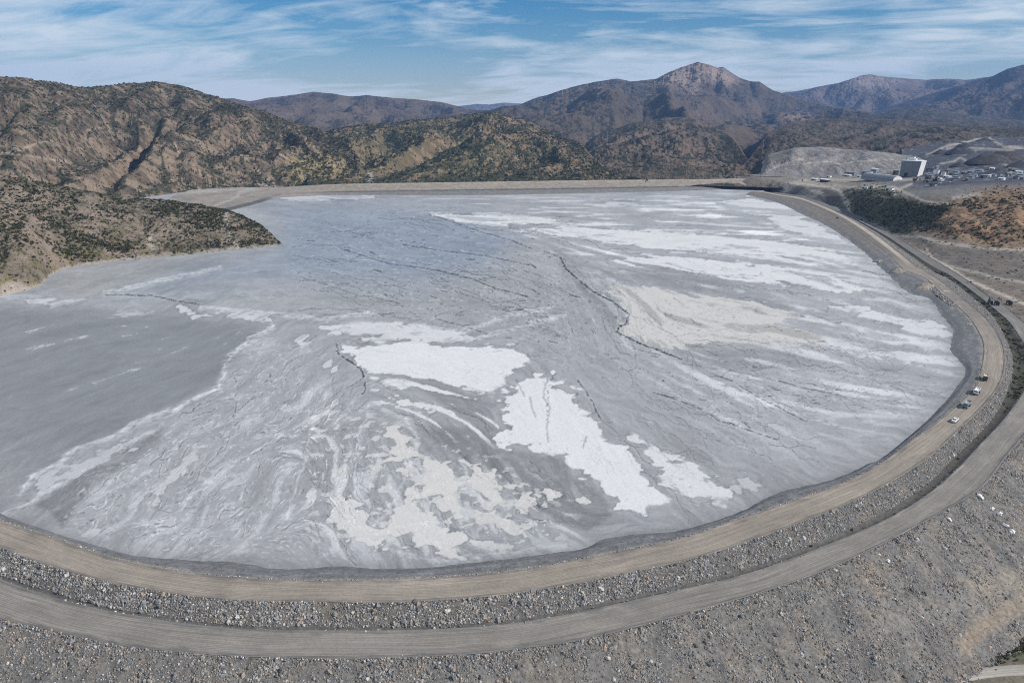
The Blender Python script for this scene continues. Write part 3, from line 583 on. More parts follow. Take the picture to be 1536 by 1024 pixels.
    for a, pl in CRACKS:
        jx, jy = 3.5 * n3 + 5 * n2 * sc_, 2.2 * n3 + 2 * n2
        d = seg_dist(X + jx, Y + jy, pl, False, 20); br = sst(-.15, .1, fbm(wx / 4, wy / 4, 3, 71) + .2 * a)
        cw = np.clip(.95 + 1.5 * n3 + 1.2 * n4, .35, 2.4) * (1.0 + .4 * (a > .85)); mk = a * np.exp(-(d / np.maximum(cw, .4)) ** 4) * br; V = V * (1 - .93 * mk)
        lt = a * np.exp(-((d - 2.2) / 1.) ** 2) * .05; V += lt
    # scattered dark flecks lying along the flow
    dz = zone([(430,340),(640,310),(800,340),(900,420),(930,490),(880,520),(1000,540),(1250,600),(1100,650),(900,560),(700,510),(560,470),(450,430)], 40)
    fleck = sst(1.9, 2.4, dashL + 1.5 * n2 + .5 * n1) * dz + .7 * sst(1.9, 2.5, dashL + 1.3 * n2) * np.maximum(fan, bright * .8)
    V = V * (1 - .75 * np.clip(fleck, 0, 1)); V += .19 * sst(1.65, 2.3, -dashL + 1.1 * n2) * (dz + 1.3 * fan + .8 * marble) * .8
    # thin veins and rills along the flow
    def veins(f, cs, w): return sum(np.exp(-((f - c_) / w) ** 2) for c_ in cs)
    brk = sst(-.15, .3, n3 + .6 * n2); brk2 = sst(-.1, .3, -n3 + .5 * n1)
    wv_l = veins(midL + .9 * n2 + .25 * n3, (-1.5, -.7, .1, .9, 1.7), .10); dk_l = veins(longL + 1.4 * n2 + .4 * n3, (-1.6, -.6, .5, 1.5), .075); dk_m = veins(midL - 1.1 * n2 + .3 * n3, (-1.1, 0., 1.1), .07)
    crust = sst(.5, .6, V); gl = (1 - .9 * lag) * (1 - crust)
    V += .10 * wv_l * brk * gl * (.25 + .75 * np.maximum(fan, marble)) * (1 - .6 * blue)
    V = V * (1 - .42 * np.clip(dk_l * brk2 * gl * np.clip(dz + .9 * bright, 0, 1) * sst(-.3, .1, n1), 0, 1)) * (1 - .25 * np.clip(dk_m * brk * gl * (.3 + np.maximum(fan, dz)), 0, 1))
    V += .05 * np.clip(dk_l * brk * gl * blue, 0, 1)
    ck = np.exp(-(fbm(wx / 7 + .5 * n3, wy / 11, 3, 83) / .022) ** 2) * sst(.0, .35, n2 + .3 * n3) + .8 * np.exp(-(fbm(wx / 3.2, wy / 4.5, 2, 84) / .02) ** 2) * sst(.2, .5, n2b); V = V * (1 - .34 * np.clip(ck, 0, 1) * crust * (Y > 540))
    V = V * (1 + .05 * n4 + .02 * W0 * (Y > 420))
    # branching rills that follow the flow
    rg_ = random.Random(21)
    def fdir(x, y):
        a = b = 0.
        for (px, py, dx, dy) in FLOW:
            L = math.hypot(dx, dy); w_ = 1 / ((x - px) ** 2 + (1.6 * (y - py)) ** 2 + 900) ** 1.5; a += w_ * dx / L; b += w_ * dy / L
        return math.atan2(b, a)
    def rill(x, y, n, depth, dev):
        pts = [(x, y)]; ph = rg_.uniform(0, 6); per = rg_.uniform(9, 16)
        for k in range(n):
            a = fdir(x, y) + dev + .35 * math.sin(ph + k * 6.28 / per) + rg_.gauss(0, .16); st = 3.2 if y > 450 else 3.; x += st * math.cos(a); y += st * math.sin(a) * (1 if y > 480 else .7); pts.append((x, y))
            if depth < 2 and rg_.random() < .055: RIL.append((.75 ** (depth + 1), rill(x, y, rg_.randint(6, max(8, n // 2)), depth + 1, dev + rg_.choice([-1, 1]) * rg_.uniform(.25, .6))))
        return pts
    RIL = []
    for (x0, x1, y0, y1, cnt, ln) in ((430, 930, 318, 500, 52, 34), (920, 1330, 520, 690, 40, 42), (860, 1010, 560, 700, 12, 30), (250, 560, 520, 800, 34, 30), (560, 800, 590, 800, 18, 20), (960, 1400, 400, 540, 26, 34), (100, 300, 660, 800, 10, 18)):
        for k in range(cnt): q = rill(rg_.uniform(x0, x1), rg_.uniform(y0, y1), rg_.randint(10, ln), 0, 0.); RIL.append((rg_.uniform(.45, 1.), q))
    ril = np.zeros_like(V); bank = np.zeros_like(V); jx, jy = 1.6 * n3, 1.1 * n3
    for a, pl in RIL:
        p = np.asarray(pl); j0, j1 = np.searchsorted(xs, (p[:, 0].min() - 8, p[:, 0].max() + 8)); i0, i1 = np.searchsorted(ys, (p[:, 1].min() - 8, p[:, 1].max() + 8))
        if i1 - i0 < 2 or j1 - j0 < 2: continue
        w_ = (slice(i0, i1), slice(j0, j1)); d = seg_dist(X[w_] + jx[w_], Y[w_] + jy[w_], pl, False, 7); ril[w_] = np.maximum(ril[w_], a * np.exp(-(d / .8) ** 2)); bank[w_] = np.maximum(bank[w_], a * np.exp(-((d - 2.) / .9) ** 2))
    rb_ = sst(-.3, .12, n4 + .5 * n3) * (1 - .8 * lag); V = V * (1 - .62 * ril * rb_ * (1 - .55 * crust)) + .045 * bank * rb_ * (1 - crust)
    # small seepage channels through the white fan
    for pl in ([(818,575),(815,595),(825,612),(820,640),(822,662)],[(835,560),(822,572)],[(868,600),(862,606),(858,598),(866,590)],[(795,595),(798,610),(803,625)],[(775,570),(782,585),(788,595)],[(880,655),(876,672)]):
        d = seg_dist(X + 4 * n3, Y + 3 * n3, pl, False, 20); mk = np.exp(-(d / 1.3) ** 2) * sst(-.35, .1, n4 + .2); V = V * (1 - .45 * mk)
    edge = RK(0, th) - r; V = V * (1 - .22 * np.exp(-np.clip(edge, 0, 99) / 5) * (th > TH0) * sst(1.9, 1.6, th)); V = np.clip(V, .05, .78)
    col = np.stack([V * .985, V * .995, V * 1.008], -1); wt = sst(.45, .62, V); col = col * (1 - wt[..., None]) + np.stack([V * 1.005, V, V * .985], -1) * wt[..., None]; bl = (blue * sst(.5, .36, V))[..., None]; col = col * (1 - bl * .8) + col * np.array([.93, 1., 1.1]) * bl * .8; col = col * (1 - cream[..., None]) + np.stack([V * 1.01, V * .985, V * .93], -1) * cream[..., None]  # sky reflection in the wet blue zone is put into the colour
    wet = np.clip(.75 * lag + .9 * blue + .5 * olive, 0, 1) * sst(.5, .36, V) * (.8 + .3 * n2)
    z = .06 * n2 + .05 * n3 + .1 * n1
    Pm = np.stack([wx, wy, z * (1 - .8 * wet)], -1)
    t = NT('tailings_mud'); a = t.attr('col').outputs['Color']; p = t.pos()
    v = t.ramp(t.noise(p, .9, 6, .7), .25, .75, .90, 1.10); x = t.n('ShaderNodeVectorMath', operation='SCALE'); t.l(a, x.inputs[0]); t.l(v, x.inputs['Scale']); t.base(x.outputs[0])
    w = t.attr('wet').outputs['Fac']; rn = t.ramp(t.noise(p, .03, 4), .3, .7, -.12, .12)
    t.l(t.math('ADD', t.ramp(w, 0, 1, .85, .25), rn), t.b.inputs['Roughness']); t.l(t.ramp(w, 0, 1, .12, .5), t.b.inputs['Specular IOR Level'])
    h = t.noise(p, .5, 7, .7); bp = t.n('ShaderNodeBump'); t.l(h, bp.inputs['Height']); t.l(t.ramp(w, 0, 1, .5, .04), bp.inputs['Strength']); bp.inputs['Distance'].default_value = .22; t.l(bp.outputs[0], t.b.inputs['Normal'])
    o = grid_mesh('tailings_pond', Pm, t.m, {'col': col, 'wet': wet}, mask=keep); tag(o, 'wide pale grey tailings pond with white crusts and dark cracks', kind='structure')
# ------------------------------------------------------------------ hills and mountains: carved by running water
def erode(h, dx, its, K, fixed, mexp=.5, diff=.22, crit=22., passes=3):
    n, m = h.shape; N = n * m; idx = np.arange(N).reshape(n, m)
    offs = [(-1, -1), (-1, 0), (-1, 1), (0, -1), (0, 1), (1, -1), (1, 0), (1, 1)]
    for it in range(its):
        best = np.zeros((n, m)); rec = idx.copy()
        hp = np.pad(h, 1, mode='edge'); ip = np.pad(idx, 1, mode='edge')
        for (a, b) in offs:
            d = math.hypot(a, b); s = (h - hp[1 + a:n + 1 + a, 1 + b:m + 1 + b]) / d; j = ip[1 + a:n + 1 + a, 1 + b:m + 1 + b]
            s = s * RNG.uniform(.6, 1.4, s.shape); q = s > best; best = np.where(q, s, best); rec = np.where(q, j, rec)
        o = np.argsort(h.ravel(), kind='stable'); rl = rec.ravel().tolist(); A = [1.0] * N; ol = o.tolist()
        for i in reversed(ol):
            r = rl[i]
            if r != i: A[r] += A[i]
        An = np.array(A).reshape(n, m); L = np.ones((n, m)); rr_, cc_ = np.divmod(rec, m); ii, jj = np.divmod(idx, m); L = np.maximum(np.hypot(rr_ - ii, cc_ - jj), 1)
        Fk = (K * np.maximum(An - crit, 0) ** mexp / L); Fk[fixed] = 0; Fl = Fk.ravel().tolist(); hl = h.ravel().tolist()
        for i in ol:
            r = rl[i]
            if r != i:
                f = Fl[i]; hl[i] = (hl[i] + f * hl[r]) / (1 + f)
        hn = np.array(hl).reshape(n, m)
        if diff:
            for _ in range(passes): p = np.pad(hn, 1, mode='edge'); lap = p[:-2, 1:-1] + p[2:, 1:-1] + p[1:-1, :-2] + p[1:-1, 2:] - 4 * hn; hn = hn + np.where(fixed, 0, diff * lap)
        h = hn
    return h, An
HILLS = {}
def hill(name, crest, rc, rf, rb, zf, zb, ncol, nrow, seed, its, K, palette, mat, label, amp=.18, pw=1.1, wig=.05, rough=0., nback=.3, foot=None, up=1, detail=1.0, crestnoise=0., spur=.3, shear=.35):
    crest = np.asarray(crest, float); az, el = azel(crest[:, 0], crest[:, 1])
    A = np.linspace(az[0], az[-1], ncol); T = np.interp(A, az, el)
    RC = np.interp(A, az, rc) if np.ndim(rc) else np.full(ncol, float(rc))
    RF_ = foot(A) if foot else (np.interp(A, az, rf) if np.ndim(rf) else np.full(ncol, float(rf)))
    RC = np.maximum(RC * (1 + wig * fbm(A * 9, A * 0 + seed, 3, seed)), RF_ + 4); RB = np.maximum(RC + 8, np.interp(A, az, rb) if np.ndim(rb) else rb + 0 * A)
    nf = int(nrow * (1 - nback)); t = np.linspace(0, 1, nf)[:, None]; tb = np.linspace(0, 1, nrow - nf + 1)[1:, None]
    R = np.vstack([RF_ + (RC - RF_) * t, RC + (RB - RC) * tb])
    ZCr = H + RC * T; zfa = zf if np.ndim(zf) == 0 else np.interp(A, az, zf)
    Z = np.vstack([zfa + (ZCr - zfa) * t ** pw, ZCr + (zb - ZCr) * tb ** .9])
    X = R * np.sin(A); Y = R * np.cos(A); Lc = np.median(RC - RF_)
    env = np.vstack([np.sin(np.pi * t ** .8) * .8 + .2 * t + 0 * A, (1 - tb) * .2 + 0 * A])
    hh = np.maximum(ZCr - zfa, 5)[None, :]
    Sx = np.median(RC) * A[None, :] + 0 * Z; T2 = R - R[0]                # metres across and up the slope
    wp = fbm(X / Lc * 2.2, Y / Lc * 2.2, 3, seed + 1); sp = Lc * spur
    spurs = ridged((Sx - shear * T2) / sp + 1.1 * wp, T2 / Lc * 1.1 + .6 * wp, 2, seed + 2)
    Z = Z + env * hh * amp * (1.25 * (spurs - .35) + .8 * wp + .25 * fbm(X / Lc * 9, Y / Lc * 9, 4, seed + 3) + .05 * RNG.normal(size=Z.shape))
    fixed = np.zeros(Z.shape, bool); fixed[0] = True; fixed[-1] = True
    Wf = np.where(fixed, Z, 1e6)                                            # fill closed hollows so every gully drains
    for it in range(2 * max(Z.shape)):
        p = np.pad(Wf, 1, mode='edge'); mn = np.minimum(np.minimum(p[:-2, 1:-1], p[2:, 1:-1]), np.minimum(p[1:-1, :-2], p[1:-1, 2:])) + .03
        nw_ = np.where(fixed, Z, np.maximum(Z, np.minimum(Wf, mn)))
        if it > 40 and np.abs(nw_ - Wf).max() < 1e-3: break
        Wf = nw_
    Z = Wf
    dx = np.median(RC) * (A[1] - A[0]); Ar = np.ones(Z.shape)
    if its: Z, Ar = erode(Z, dx, its, K, fixed)
    if up > 1: 
        def zoom(B):
            b = np.empty((B.shape[0] * 2 - 1, B.shape[1] * 2 - 1)); b[::2, ::2] = B; b[1::2, ::2] = (B[1:] + B[:-1]) / 2; b[:, 1::2] = (b[:, 2::2] + b[:, :-2:2]) / 2; return b
        X, Y, Z, Ar, R, env = map(zoom, (X, Y, Z, Ar, R, env)); A = np.arctan2(X[0], Y[0]); T = np.interp(A, az, el); nf = 2 * nf - 1
    Z = Z + detail * np.clip(env, 0, 1) * (fbm(X / Lc * 22, Y / Lc * 22, 4, seed + 5) * Lc * .012 + fbm(X / Lc * 80, Y / Lc * 80, 3, seed + 6) * Lc * .004)
    if crestnoise: T = T + crestnoise * (fbm(A * 60, A * 0, 4, seed + 9))
    for _ in range(3):                                                   # the skyline keeps its traced height
        ang = (Z - H) / R; pk = ang.argmax(0); d = T - ang.max(0); ds = smooth1(d, 26); dr = smooth1(d - ds, 2)
        rp = R[pk, np.arange(R.shape[1])]; w = np.clip((R - R[0]) / np.maximum(rp - R[0], 1), 0, 1); w = np.minimum(w, np.clip((R[-1] - R) / np.maximum(R[-1] - rp, 1), 0, 1)); Z = Z + ds * rp * w + dr * rp * w ** 7
    gy, gx = np.gradient(Z); ex = np.gradient(X, axis=1), np.gradient(Y, axis=1), gx; ey = np.gradient(X, axis=0), np.gradient(Y, axis=0), gy
    N = np.cross(np.stack(ey, -1), np.stack(ex, -1)); N = N / np.linalg.norm(N, axis=-1)[..., None]; N *= np.sign(N[..., 2:3])
    asp = -(N[..., 0] * .93 + N[..., 1] * -.37); px, py = proj(X, Y, Z)
    conv = np.log(Ar + 1e-6); conv = (conv - conv.mean()) / conv.std()
    lap = np.zeros_like(Z); lap[1:-1, 1:-1] = (Z[:-2, 1:-1] + Z[2:, 1:-1] + Z[1:-1, :-2] + Z[1:-1, 2:] - 4 * Z[1:-1, 1:-1]); lap = lap / (np.std(lap) + 1e-9)
    col, veg = palette(dict(X=X, Y=Y, Z=Z, N=N, asp=asp, px=px, py=py, conv=conv, lap=lap, L=Lc, seed=seed, hgt=np.clip((Z - zb) / (Z.max() - zb), 0, 1)))
    o = grid_mesh(name, np.stack([X, Y, Z], -1), mat, {'col': col, 'veg': veg}); tag(o, label, kind='structure')
    HILLS.setdefault(name, []).append(dict(P=np.stack([X, Y, Z], -1), veg=veg, px=px, py=py, N=N)); return o
def pal(soil, soil2, shrub, shrub2, cover=.5, aspw=1.6, convw=.25, nw=1.2, extra=None):
    def f(d):
        X, Y, L, s = d['X'], d['Y'], d['L'], d['seed']
        a = fbm(X / L * 5, Y / L * 5, 5, s + 11); b = fbm(X / L * 16, Y / L * 16, 5, s + 12); e = fbm(X / L * 60, Y / L * 60, 4, s + 13)
        c = np.ones(X.shape + (3,)) * np.array(soil); c = mixc(c, soil2, sst(-.25, .35, a + .5 * b))
        v = aspw * d['asp'] + convw * d['conv'] + .12 * d['lap'] + nw * (b * .7 + e * .8 + .5 * a); veg = sst(-.55, .75, v + (cover - .5) * 2)
        g = np.ones(X.shape + (3,)) * np.array(shrub); g = mixc(g, shrub2, sst(-.2, .3, b + a)); c = c * (1 - (veg * .85)[..., None]) + g * (veg * .85)[..., None]
        if extra: c, veg = extra(d, c, veg, a, b, e)
        return c, veg
    return f
def scar(d, c, poly, col, k=4, s=.8, wob=6):
    sd = sdf(d['px'], d['py'], poly, 60); n = fbm(d['X'] / 18, d['Y'] / 18, 4, 91); return mixc(c, col, sst(-k, k, sd + wob * n) * s)
def line(d, c, pts, w, col, s=.8):
    dd = seg_dist(d['px'], d['py'], pts, False, 12); return mixc(c, col, np.exp(-(dd / w) ** 2) * s)
SHORE = [(-420, 560), (-250, 515), (-120, 470), (0, 445), (40, 436), (62, 428), (78, 412), (95, 404), (130, 398), (180, 391), (230, 387), (290, 382), (340, 376), (385, 372), (424, 368)]
def shore_range(A):
    x, y = on([p[0] for p in SHORE], [p[1] for p in SHORE], 0.); a = np.arctan2(x, y); o = np.argsort(a)
    return np.interp(A, a[o], np.hypot(x, y)[o])
def build_hills():
    t_near = ground_mat('dry_hillside_near', .12, .3, [(.20, .2, .8, ((.03, .036, .018), (.07, .072, .034)))], bumpd=.8, bscale=.5, fine=.9)
    t_mid = ground_mat('dry_hillside', .05, .3, [(.085, .22, .85, ((.022, .027, .016), (.05, .052, .03)))], bumpd=1.5, bscale=.2, fine=.4)
    t_far = ground_mat('far_mountain', .012, .3, [(.03, .2, .8, ((.025, .027, .022), (.042, .041, .034)))], bumpd=5, bscale=.05, fine=.1)
    M['near'], M['mid'], M['far'] = t_near, t_mid, t_far
    # headland reaching into the pond
    def ex_head(d, c, v, a, b, e):
        low = sst(40, 4, d['Z']); c = mixc(c, (.16, .135, .06), low * sst(-.1, .3, b) * sst(330, 200, d['px']) * .75); c = mixc(c, (.30, .27, .235), sst(3.2, .6, d['Z'] + 2 * e) * .8)
        for pl in ([(343, 312), (338, 325), (340, 335)], [(342, 345), (345, 358), (358, 372)], [(228, 352), (222, 365), (230, 372)]): c = line(d, c, pl, 3.5, (.36, .32, .28), .8)
        c = scar(d, c, [(0, 425), (25, 420), (40, 432), (0, 444)], (.36, .31, .27), 5, .7)
        c = line(d, c, [(0, 268), (60, 277), (110, 285), (180, 298)], 3., (.06, .06, .035), .7)
        return c, v * (1 - .6 * sst(3.5, 1, d['Z']))
    hd = [(-420, 215), (-250, 235), (-120, 250), (0, 263), (60, 273), (100, 281), (150, 291), (200, 297), (260, 302), (300, 308), (340, 316), (365, 325), (390, 338), (405, 350), (418, 361), (424, 367.5)]
    hill('hillside', hd, [900, 950, 980, 1000, 1010, 1020, 1030, 1040, 1040, 1030, 1000, 970, 930, 905, 880, 864], None, [1240, 1250, 1250, 1250, 1250, 1250, 1250, 1250, 1250, 1230, 1200, 1110, 1030, 965, 905, 868], -.4, -3, 420, 230, 5, 8, .012,
         pal((.205, .163, .128), (.142, .114, .091), (.04, .043, .022), (.066, .063, .03), .58, 1.0, .2, 1.3, ex_head), t_near, 'tan headland dotted with dark shrubs sloping down to the pond', amp=.12, pw=.85, foot=shore_range, up=2, detail=1.1, crestnoise=.0012)
    # big hill behind it
    def ex_b(d, c, v, a, b, e):
        c = scar(d, c, [(415, 262), (440, 240), (470, 225), (500, 235), (550, 262), (548, 280), (430, 282)], (.25, .2, .085), 10, .7, 14)
        c = scar(d, c, [(380, 284), (395, 268), (408, 266), (430, 284)], (.36, .31, .27), 5, .85)
        for pl in ([(0, 228), (40, 233), (100, 243)], [(130, 196), (160, 190), (195, 205)], [(262, 214), (268, 228)], [(420, 232), (430, 237)], [(20, 230), (55, 215), (85, 210)]): c = line(d, c, pl, 1.6, (.38, .31, .24), .7)
        rb = sst(.15, .5, ridged(d['X'] / 45 + d['Z'] / 30, d['Y'] / 45, 4, 92) - .25); c = mixc(c, (.27, .208, .15), rb * .55 * (1 - v * .6)); up_ = sst(40, 190, d['Z'] + 60 * a); c = mixc(c, (.07, .058, .044), up_ * .55 * (1 - .7 * rb)); led = sst(.1, .45, ridged(d['X'] / 26 + d['Z'] / 14, d['Y'] / 30 + .6 * b, 4, 95) - .3); c = mixc(c, (.235, .18, .127), led * .6 * (1 - .6 * up_)); return c, np.clip(v + .25 * up_, 0, 1)
    hb = [(-420, 60), (-200, 90), (-80, 108), (0, 115), (33, 116), (50, 120), (80, 123), (110, 129), (130, 131), (155, 129), (185, 126), (215, 123.5), (235, 123), (260, 126), (285, 132), (300, 138), (330, 147), (365, 158), (400, 169), (430, 180), (460, 189), (480, 194.5), (500, 202), (515, 212), (530, 226), (545, 243), (556, 262), (562, 272)]
    hill('hillside', hb, [1900] * 4 + [1920, 1940, 1980, 2020, 2040, 2080, 2120, 2150, 2160, 2160, 2150, 2130, 2100, 2060, 2020, 1970, 1920, 1880, 1830, 1780, 1700, 1620, 1560, 1535], [1330] * 4 + [1340, 1350, 1370, 1390, 1410, 1430, 1450, 1480, 1500, 1530, 1560, 1570, 1570, 1565, 1555, 1545, 1540, 1535, 1530, 1525, 1520, 1515, 1510, 1510], 2900, 0, -10, 560, 230, 17, 14, .02,
         pal((.118, .088, .062), (.08, .061, .046), (.03, .031, .02), (.045, .044, .027), .94, 1.7, .3, 1.2, ex_b), t_mid, 'large brown hill with rocky gullies rising behind the headland', amp=.34, pw=1.12, up=2, detail=1.2, crestnoise=.0016)
    # green-brown hills behind the far dam
    def ex_c(d, c, v, a, b, e):
        c = scar(d, c, [(551, 258), (556, 258), (562, 268), (560, 278), (549, 278)], (.34, .31, .28), 3, .9, 3)
        c = scar(d, c, [(480, 240), (512, 215), (600, 200), (690, 195), (745, 235), (740, 268), (560, 270)], (.085, .09, .04), 22, .35, 20)
        rb = sst(.2, .5, ridged(d['X'] / 60 + d['Z'] / 40, d['Y'] / 60, 4, 93) - .2); c = mixc(c, (.27, .2, .135), rb * .45 * (1 - v)); return c, v
    hc = [(455, 205), (490, 197), (520, 190.5), (545, 186), (565, 186), (585, 186), (610, 181), (640, 179), (680, 175), (712, 170), (735, 168), (765, 173), (790, 181), (830, 199), (870, 215), (900, 231), (930, 246), (960, 262), (975, 270)]
    hill('hillside', hc, [2300, 2350, 2400, 2450, 2450, 2450, 2500, 2550, 2600, 2700, 2700, 2650, 2500, 2300, 2050, 1800, 1640, 1530, 1510], 1465, 3300, 6, 0, 460, 230, 29, 16, .022,
         pal((.155, .108, .067), (.108, .082, .053), (.027, .035, .016), (.042, .05, .02), .86, 2.0, .3, 1.1, ex_c), t_mid, 'green and brown spurred hill directly behind the far end of the pond', amp=.42, pw=1.15, up=2, detail=1.2, crestnoise=.001)
    def ex_d(d, c, v, a, b, e): return c, v
    hm = [(760, 272), (800, 255), (850, 224), (900, 200), (950, 184), (1000, 176), (1030, 176), (1060, 185), (1090, 200), (1120, 221), (1140, 236), (1165, 256), (1175, 268)]
    hill('hillside', hm, [1800, 2200, 2900, 3200, 3300, 3300, 3200, 2900, 2500, 1950, 1720, 1600, 1560], 1490, 4000, 6, 0, 420, 230, 41, 16, .022,
         pal((.135, .10, .074), (.10, .078, .062), (.03, .032, .023), (.042, .04, .027), .6, 1.9, .3, 1.0), t_mid, 'dark brown rounded foothill in front of the peaked mountain', amp=.45, pw=1.15, up=2, detail=1.2, crestnoise=.001)
    # the peaked massif
    def ex_m(d, c, v, a, b, e):
        c = scar(d, c, [(975, 122), (1000, 108), (1030, 96), (1048, 92), (1075, 101), (1090, 108), (1110, 122), (1085, 128), (1060, 118), (1040, 138), (1020, 128)], (.30, .225, .175), 9, .75, 14)
        c = scar(d, c, [(1160, 172), (1200, 168), (1235, 174), (1200, 182), (1170, 178)], (.26, .19, .14), 4, .6, 6); return c, v
    mm = [(655, 172), (690, 169), (705, 163.5), (720, 166), (735, 165), (752, 160), (765, 159), (780, 157), (800, 148), (820, 143), (840, 136), (870, 127.5), (900, 122), (925, 118), (945, 122), (965, 121), (985, 118), (1000, 110), (1022, 101), (1047, 93), (1062, 97), (1076, 102), (1085, 100.5), (1095, 108), (1110, 117), (1125, 122), (1140, 123), (1160, 136), (1180, 142), (1200, 148), (1240, 158), (1280, 165), (1310, 169), (1345, 180)]
    hill('mountain', mm, [5200] * 6 + [5400, 5600, 5900, 6100, 6300, 6500, 6600, 6700, 6800, 6900, 7000, 7100, 7200, 7300, 7300, 7300, 7200, 7100, 7000, 6900, 6800, 6600, 6400, 6200, 5900, 5600, 5300, 5000], 2300, 9500, -10, 30, 640, 260, 53, 18, .026,
         pal((.1, .078, .058), (.07, .057, .045), (.024, .025, .019), (.034, .032, .023), .55, 1.6, .25, .9, ex_m), t_far, 'dark purple brown mountain with a pale bare pointed summit', amp=.55, pw=1.25, up=2, detail=.9, crestnoise=.0009)
    ml = [(250, 168), (300, 155), (330, 148), (350, 148), (375, 152), (400, 147), (430, 144), (455, 140), (470, 138), (500, 140.5), (525, 145), (550, 143), (580, 146), (620, 149), (660, 153), (690, 160), (715, 167), (745, 176)]
    hill('mountain', ml, 5600, 3600, 7500, 30, 30, 380, 170, 67, 14, .026, pal((.11, .085, .065), (.077, .062, .05), (.026, .026, .02), (.037, .034, .025), .5, 1.6, .25, .9), t_far, 'purple ridge on the skyline between the big hill and the pass', amp=.4, pw=1., up=2, detail=.9, crestnoise=.0008)
    hr = [(1060, 276), (1090, 258), (1110, 238), (1130, 217), (1150, 200), (1184, 183.5), (1230, 178.5), (1290, 177), (1340, 179), (1400, 184), (1460, 188), (1540, 190), (1650, 188), (1800, 185)]
    hill('hillside', hr, [1600, 1640, 1740, 2000, 2500, 3100, 3300, 3300, 3200, 3100, 3000, 2900, 2900, 2900], [1560, 1580, 1600, 1630, 1660, 1690, 1750, 1800, 1800, 1800, 1800, 1800, 1800, 1800], 3900, [-24, -18, -8, 6, 20, 30, 36, 36, 36, 36, 36, 36, 36, 36], 30, 420, 190, 71, 14, .02, pal((.105, .082, .066), (.075, .06, .05), (.035, .037, .03), (.05, .048, .034), .55, 1.2, .3, 1.0), t_mid, 'dark scrubby hill directly behind the mine plant', amp=.4, pw=1.1, up=2, detail=1.1, crestnoise=.0009)
    hq = [(1230, 186), (1290, 175), (1325, 170), (1345, 164), (1371, 162), (1400, 163), (1424, 167), (1457, 173), (1500, 178), (1536, 181), (1650, 186), (1800, 184)]
    hill('hillside', hq, 4600, 3500, 5500, 60, 40, 300, 90, 79, 10, .02, pal((.085, .075, .07), (.07, .063, .06), (.03, .033, .032), (.04, .04, .035), .6, 1.0, .3, .8), t_far, 'long low dark ridge under the blue mountain', amp=.3, pw=1., up=1, crestnoise=.0007)
    mr = [(1270, 182), (1300, 173), (1340, 158), (1380, 146), (1420, 134), (1460, 122), (1490, 114), (1510, 104), (1530, 98), (1560, 92), (1640, 80), (1750, 78)]
    hill('mountain', mr, 7800, 5400, 9500, 60, 40, 330, 170, 83, 16, .028, pal((.105, .08, .062), (.075, .06, .05), (.028, .028, .023), (.035, .032, .026), .5, 1.6, .25, .9), t_far, 'blue hazed mountain slope climbing out of the frame', amp=.45, pw=1.05, up=2, crestnoise=.0008)
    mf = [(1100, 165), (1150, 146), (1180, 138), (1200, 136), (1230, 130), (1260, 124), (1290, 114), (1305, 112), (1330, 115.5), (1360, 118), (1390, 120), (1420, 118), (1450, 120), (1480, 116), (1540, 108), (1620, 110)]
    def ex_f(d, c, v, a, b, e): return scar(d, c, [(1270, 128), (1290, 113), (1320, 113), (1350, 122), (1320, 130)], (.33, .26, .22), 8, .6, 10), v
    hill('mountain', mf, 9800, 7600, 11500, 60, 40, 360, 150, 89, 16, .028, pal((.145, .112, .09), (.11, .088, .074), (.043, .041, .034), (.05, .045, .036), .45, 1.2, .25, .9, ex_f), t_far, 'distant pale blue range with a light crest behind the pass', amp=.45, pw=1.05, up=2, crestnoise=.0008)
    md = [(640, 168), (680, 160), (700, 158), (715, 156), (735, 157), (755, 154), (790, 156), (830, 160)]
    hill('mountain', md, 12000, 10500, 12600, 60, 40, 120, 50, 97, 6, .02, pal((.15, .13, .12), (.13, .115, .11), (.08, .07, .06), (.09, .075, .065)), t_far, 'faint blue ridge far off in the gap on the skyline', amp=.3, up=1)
    # grey waste terraces beside the plant
    def ex_w(d, c, v, a, b, e):
        for pl, w_ in (([(1145, 262), (1141, 248), (1146, 240)], 1.3), ([(1150, 258), (1165, 250), (1195, 240), (1205, 238)], 1.3), ([(1205, 246), (1228, 242), (1250, 243), (1258, 246)], 1.2), ([(1255, 246), (1290, 242), (1340, 239)], 1.2)): c = line(d, c, pl, w_, (.38, .34, .3), .85)
        c = scar(d, c, [(1148, 240), (1165, 230), (1188, 226), (1190, 240), (1165, 246)], (.12, .11, .075), 5, .6)
        for pl in ([(1250, 250), (1256, 262)], [(1278, 252), (1282, 264)], [(1200, 252), (1203, 262)]): c = line(d, c, pl, 2., (.10, .1, .1), .7)
        stv = fbm(d['X'] / 9, d['Z'] / 45 + d['Y'] / 60, 4, 96); c = mixc(c, (.12, .112, .104), sst(.05, .4, stv) * .7); c = mixc(c, (.29, .27, .25), sst(.1, .45, -stv) * .5); return c, v * 0
    ww = [(1118, 268), (1132, 258), (1143, 243), (1152, 232), (1175, 226), (1190, 222), (1210, 221), (1228, 220), (1245, 221), (1265, 224), (1300, 226), (1340, 230), (1375, 235), (1400, 246), (1425, 258)]
    hill('hillside', ww, 1850, 1590, 2100, 19, 10, 240, 90, 101, 6, .008, pal((.235, .22, .205), (.195, .183, .172), (.15, .14, .125), (.17, .155, .14), .3, .6, .2, .8, ex_w), M['near'], 'grey terraced waste rock hill left of the white plant building', amp=.25, pw=.8, up=2, detail=1., crestnoise=.0007)
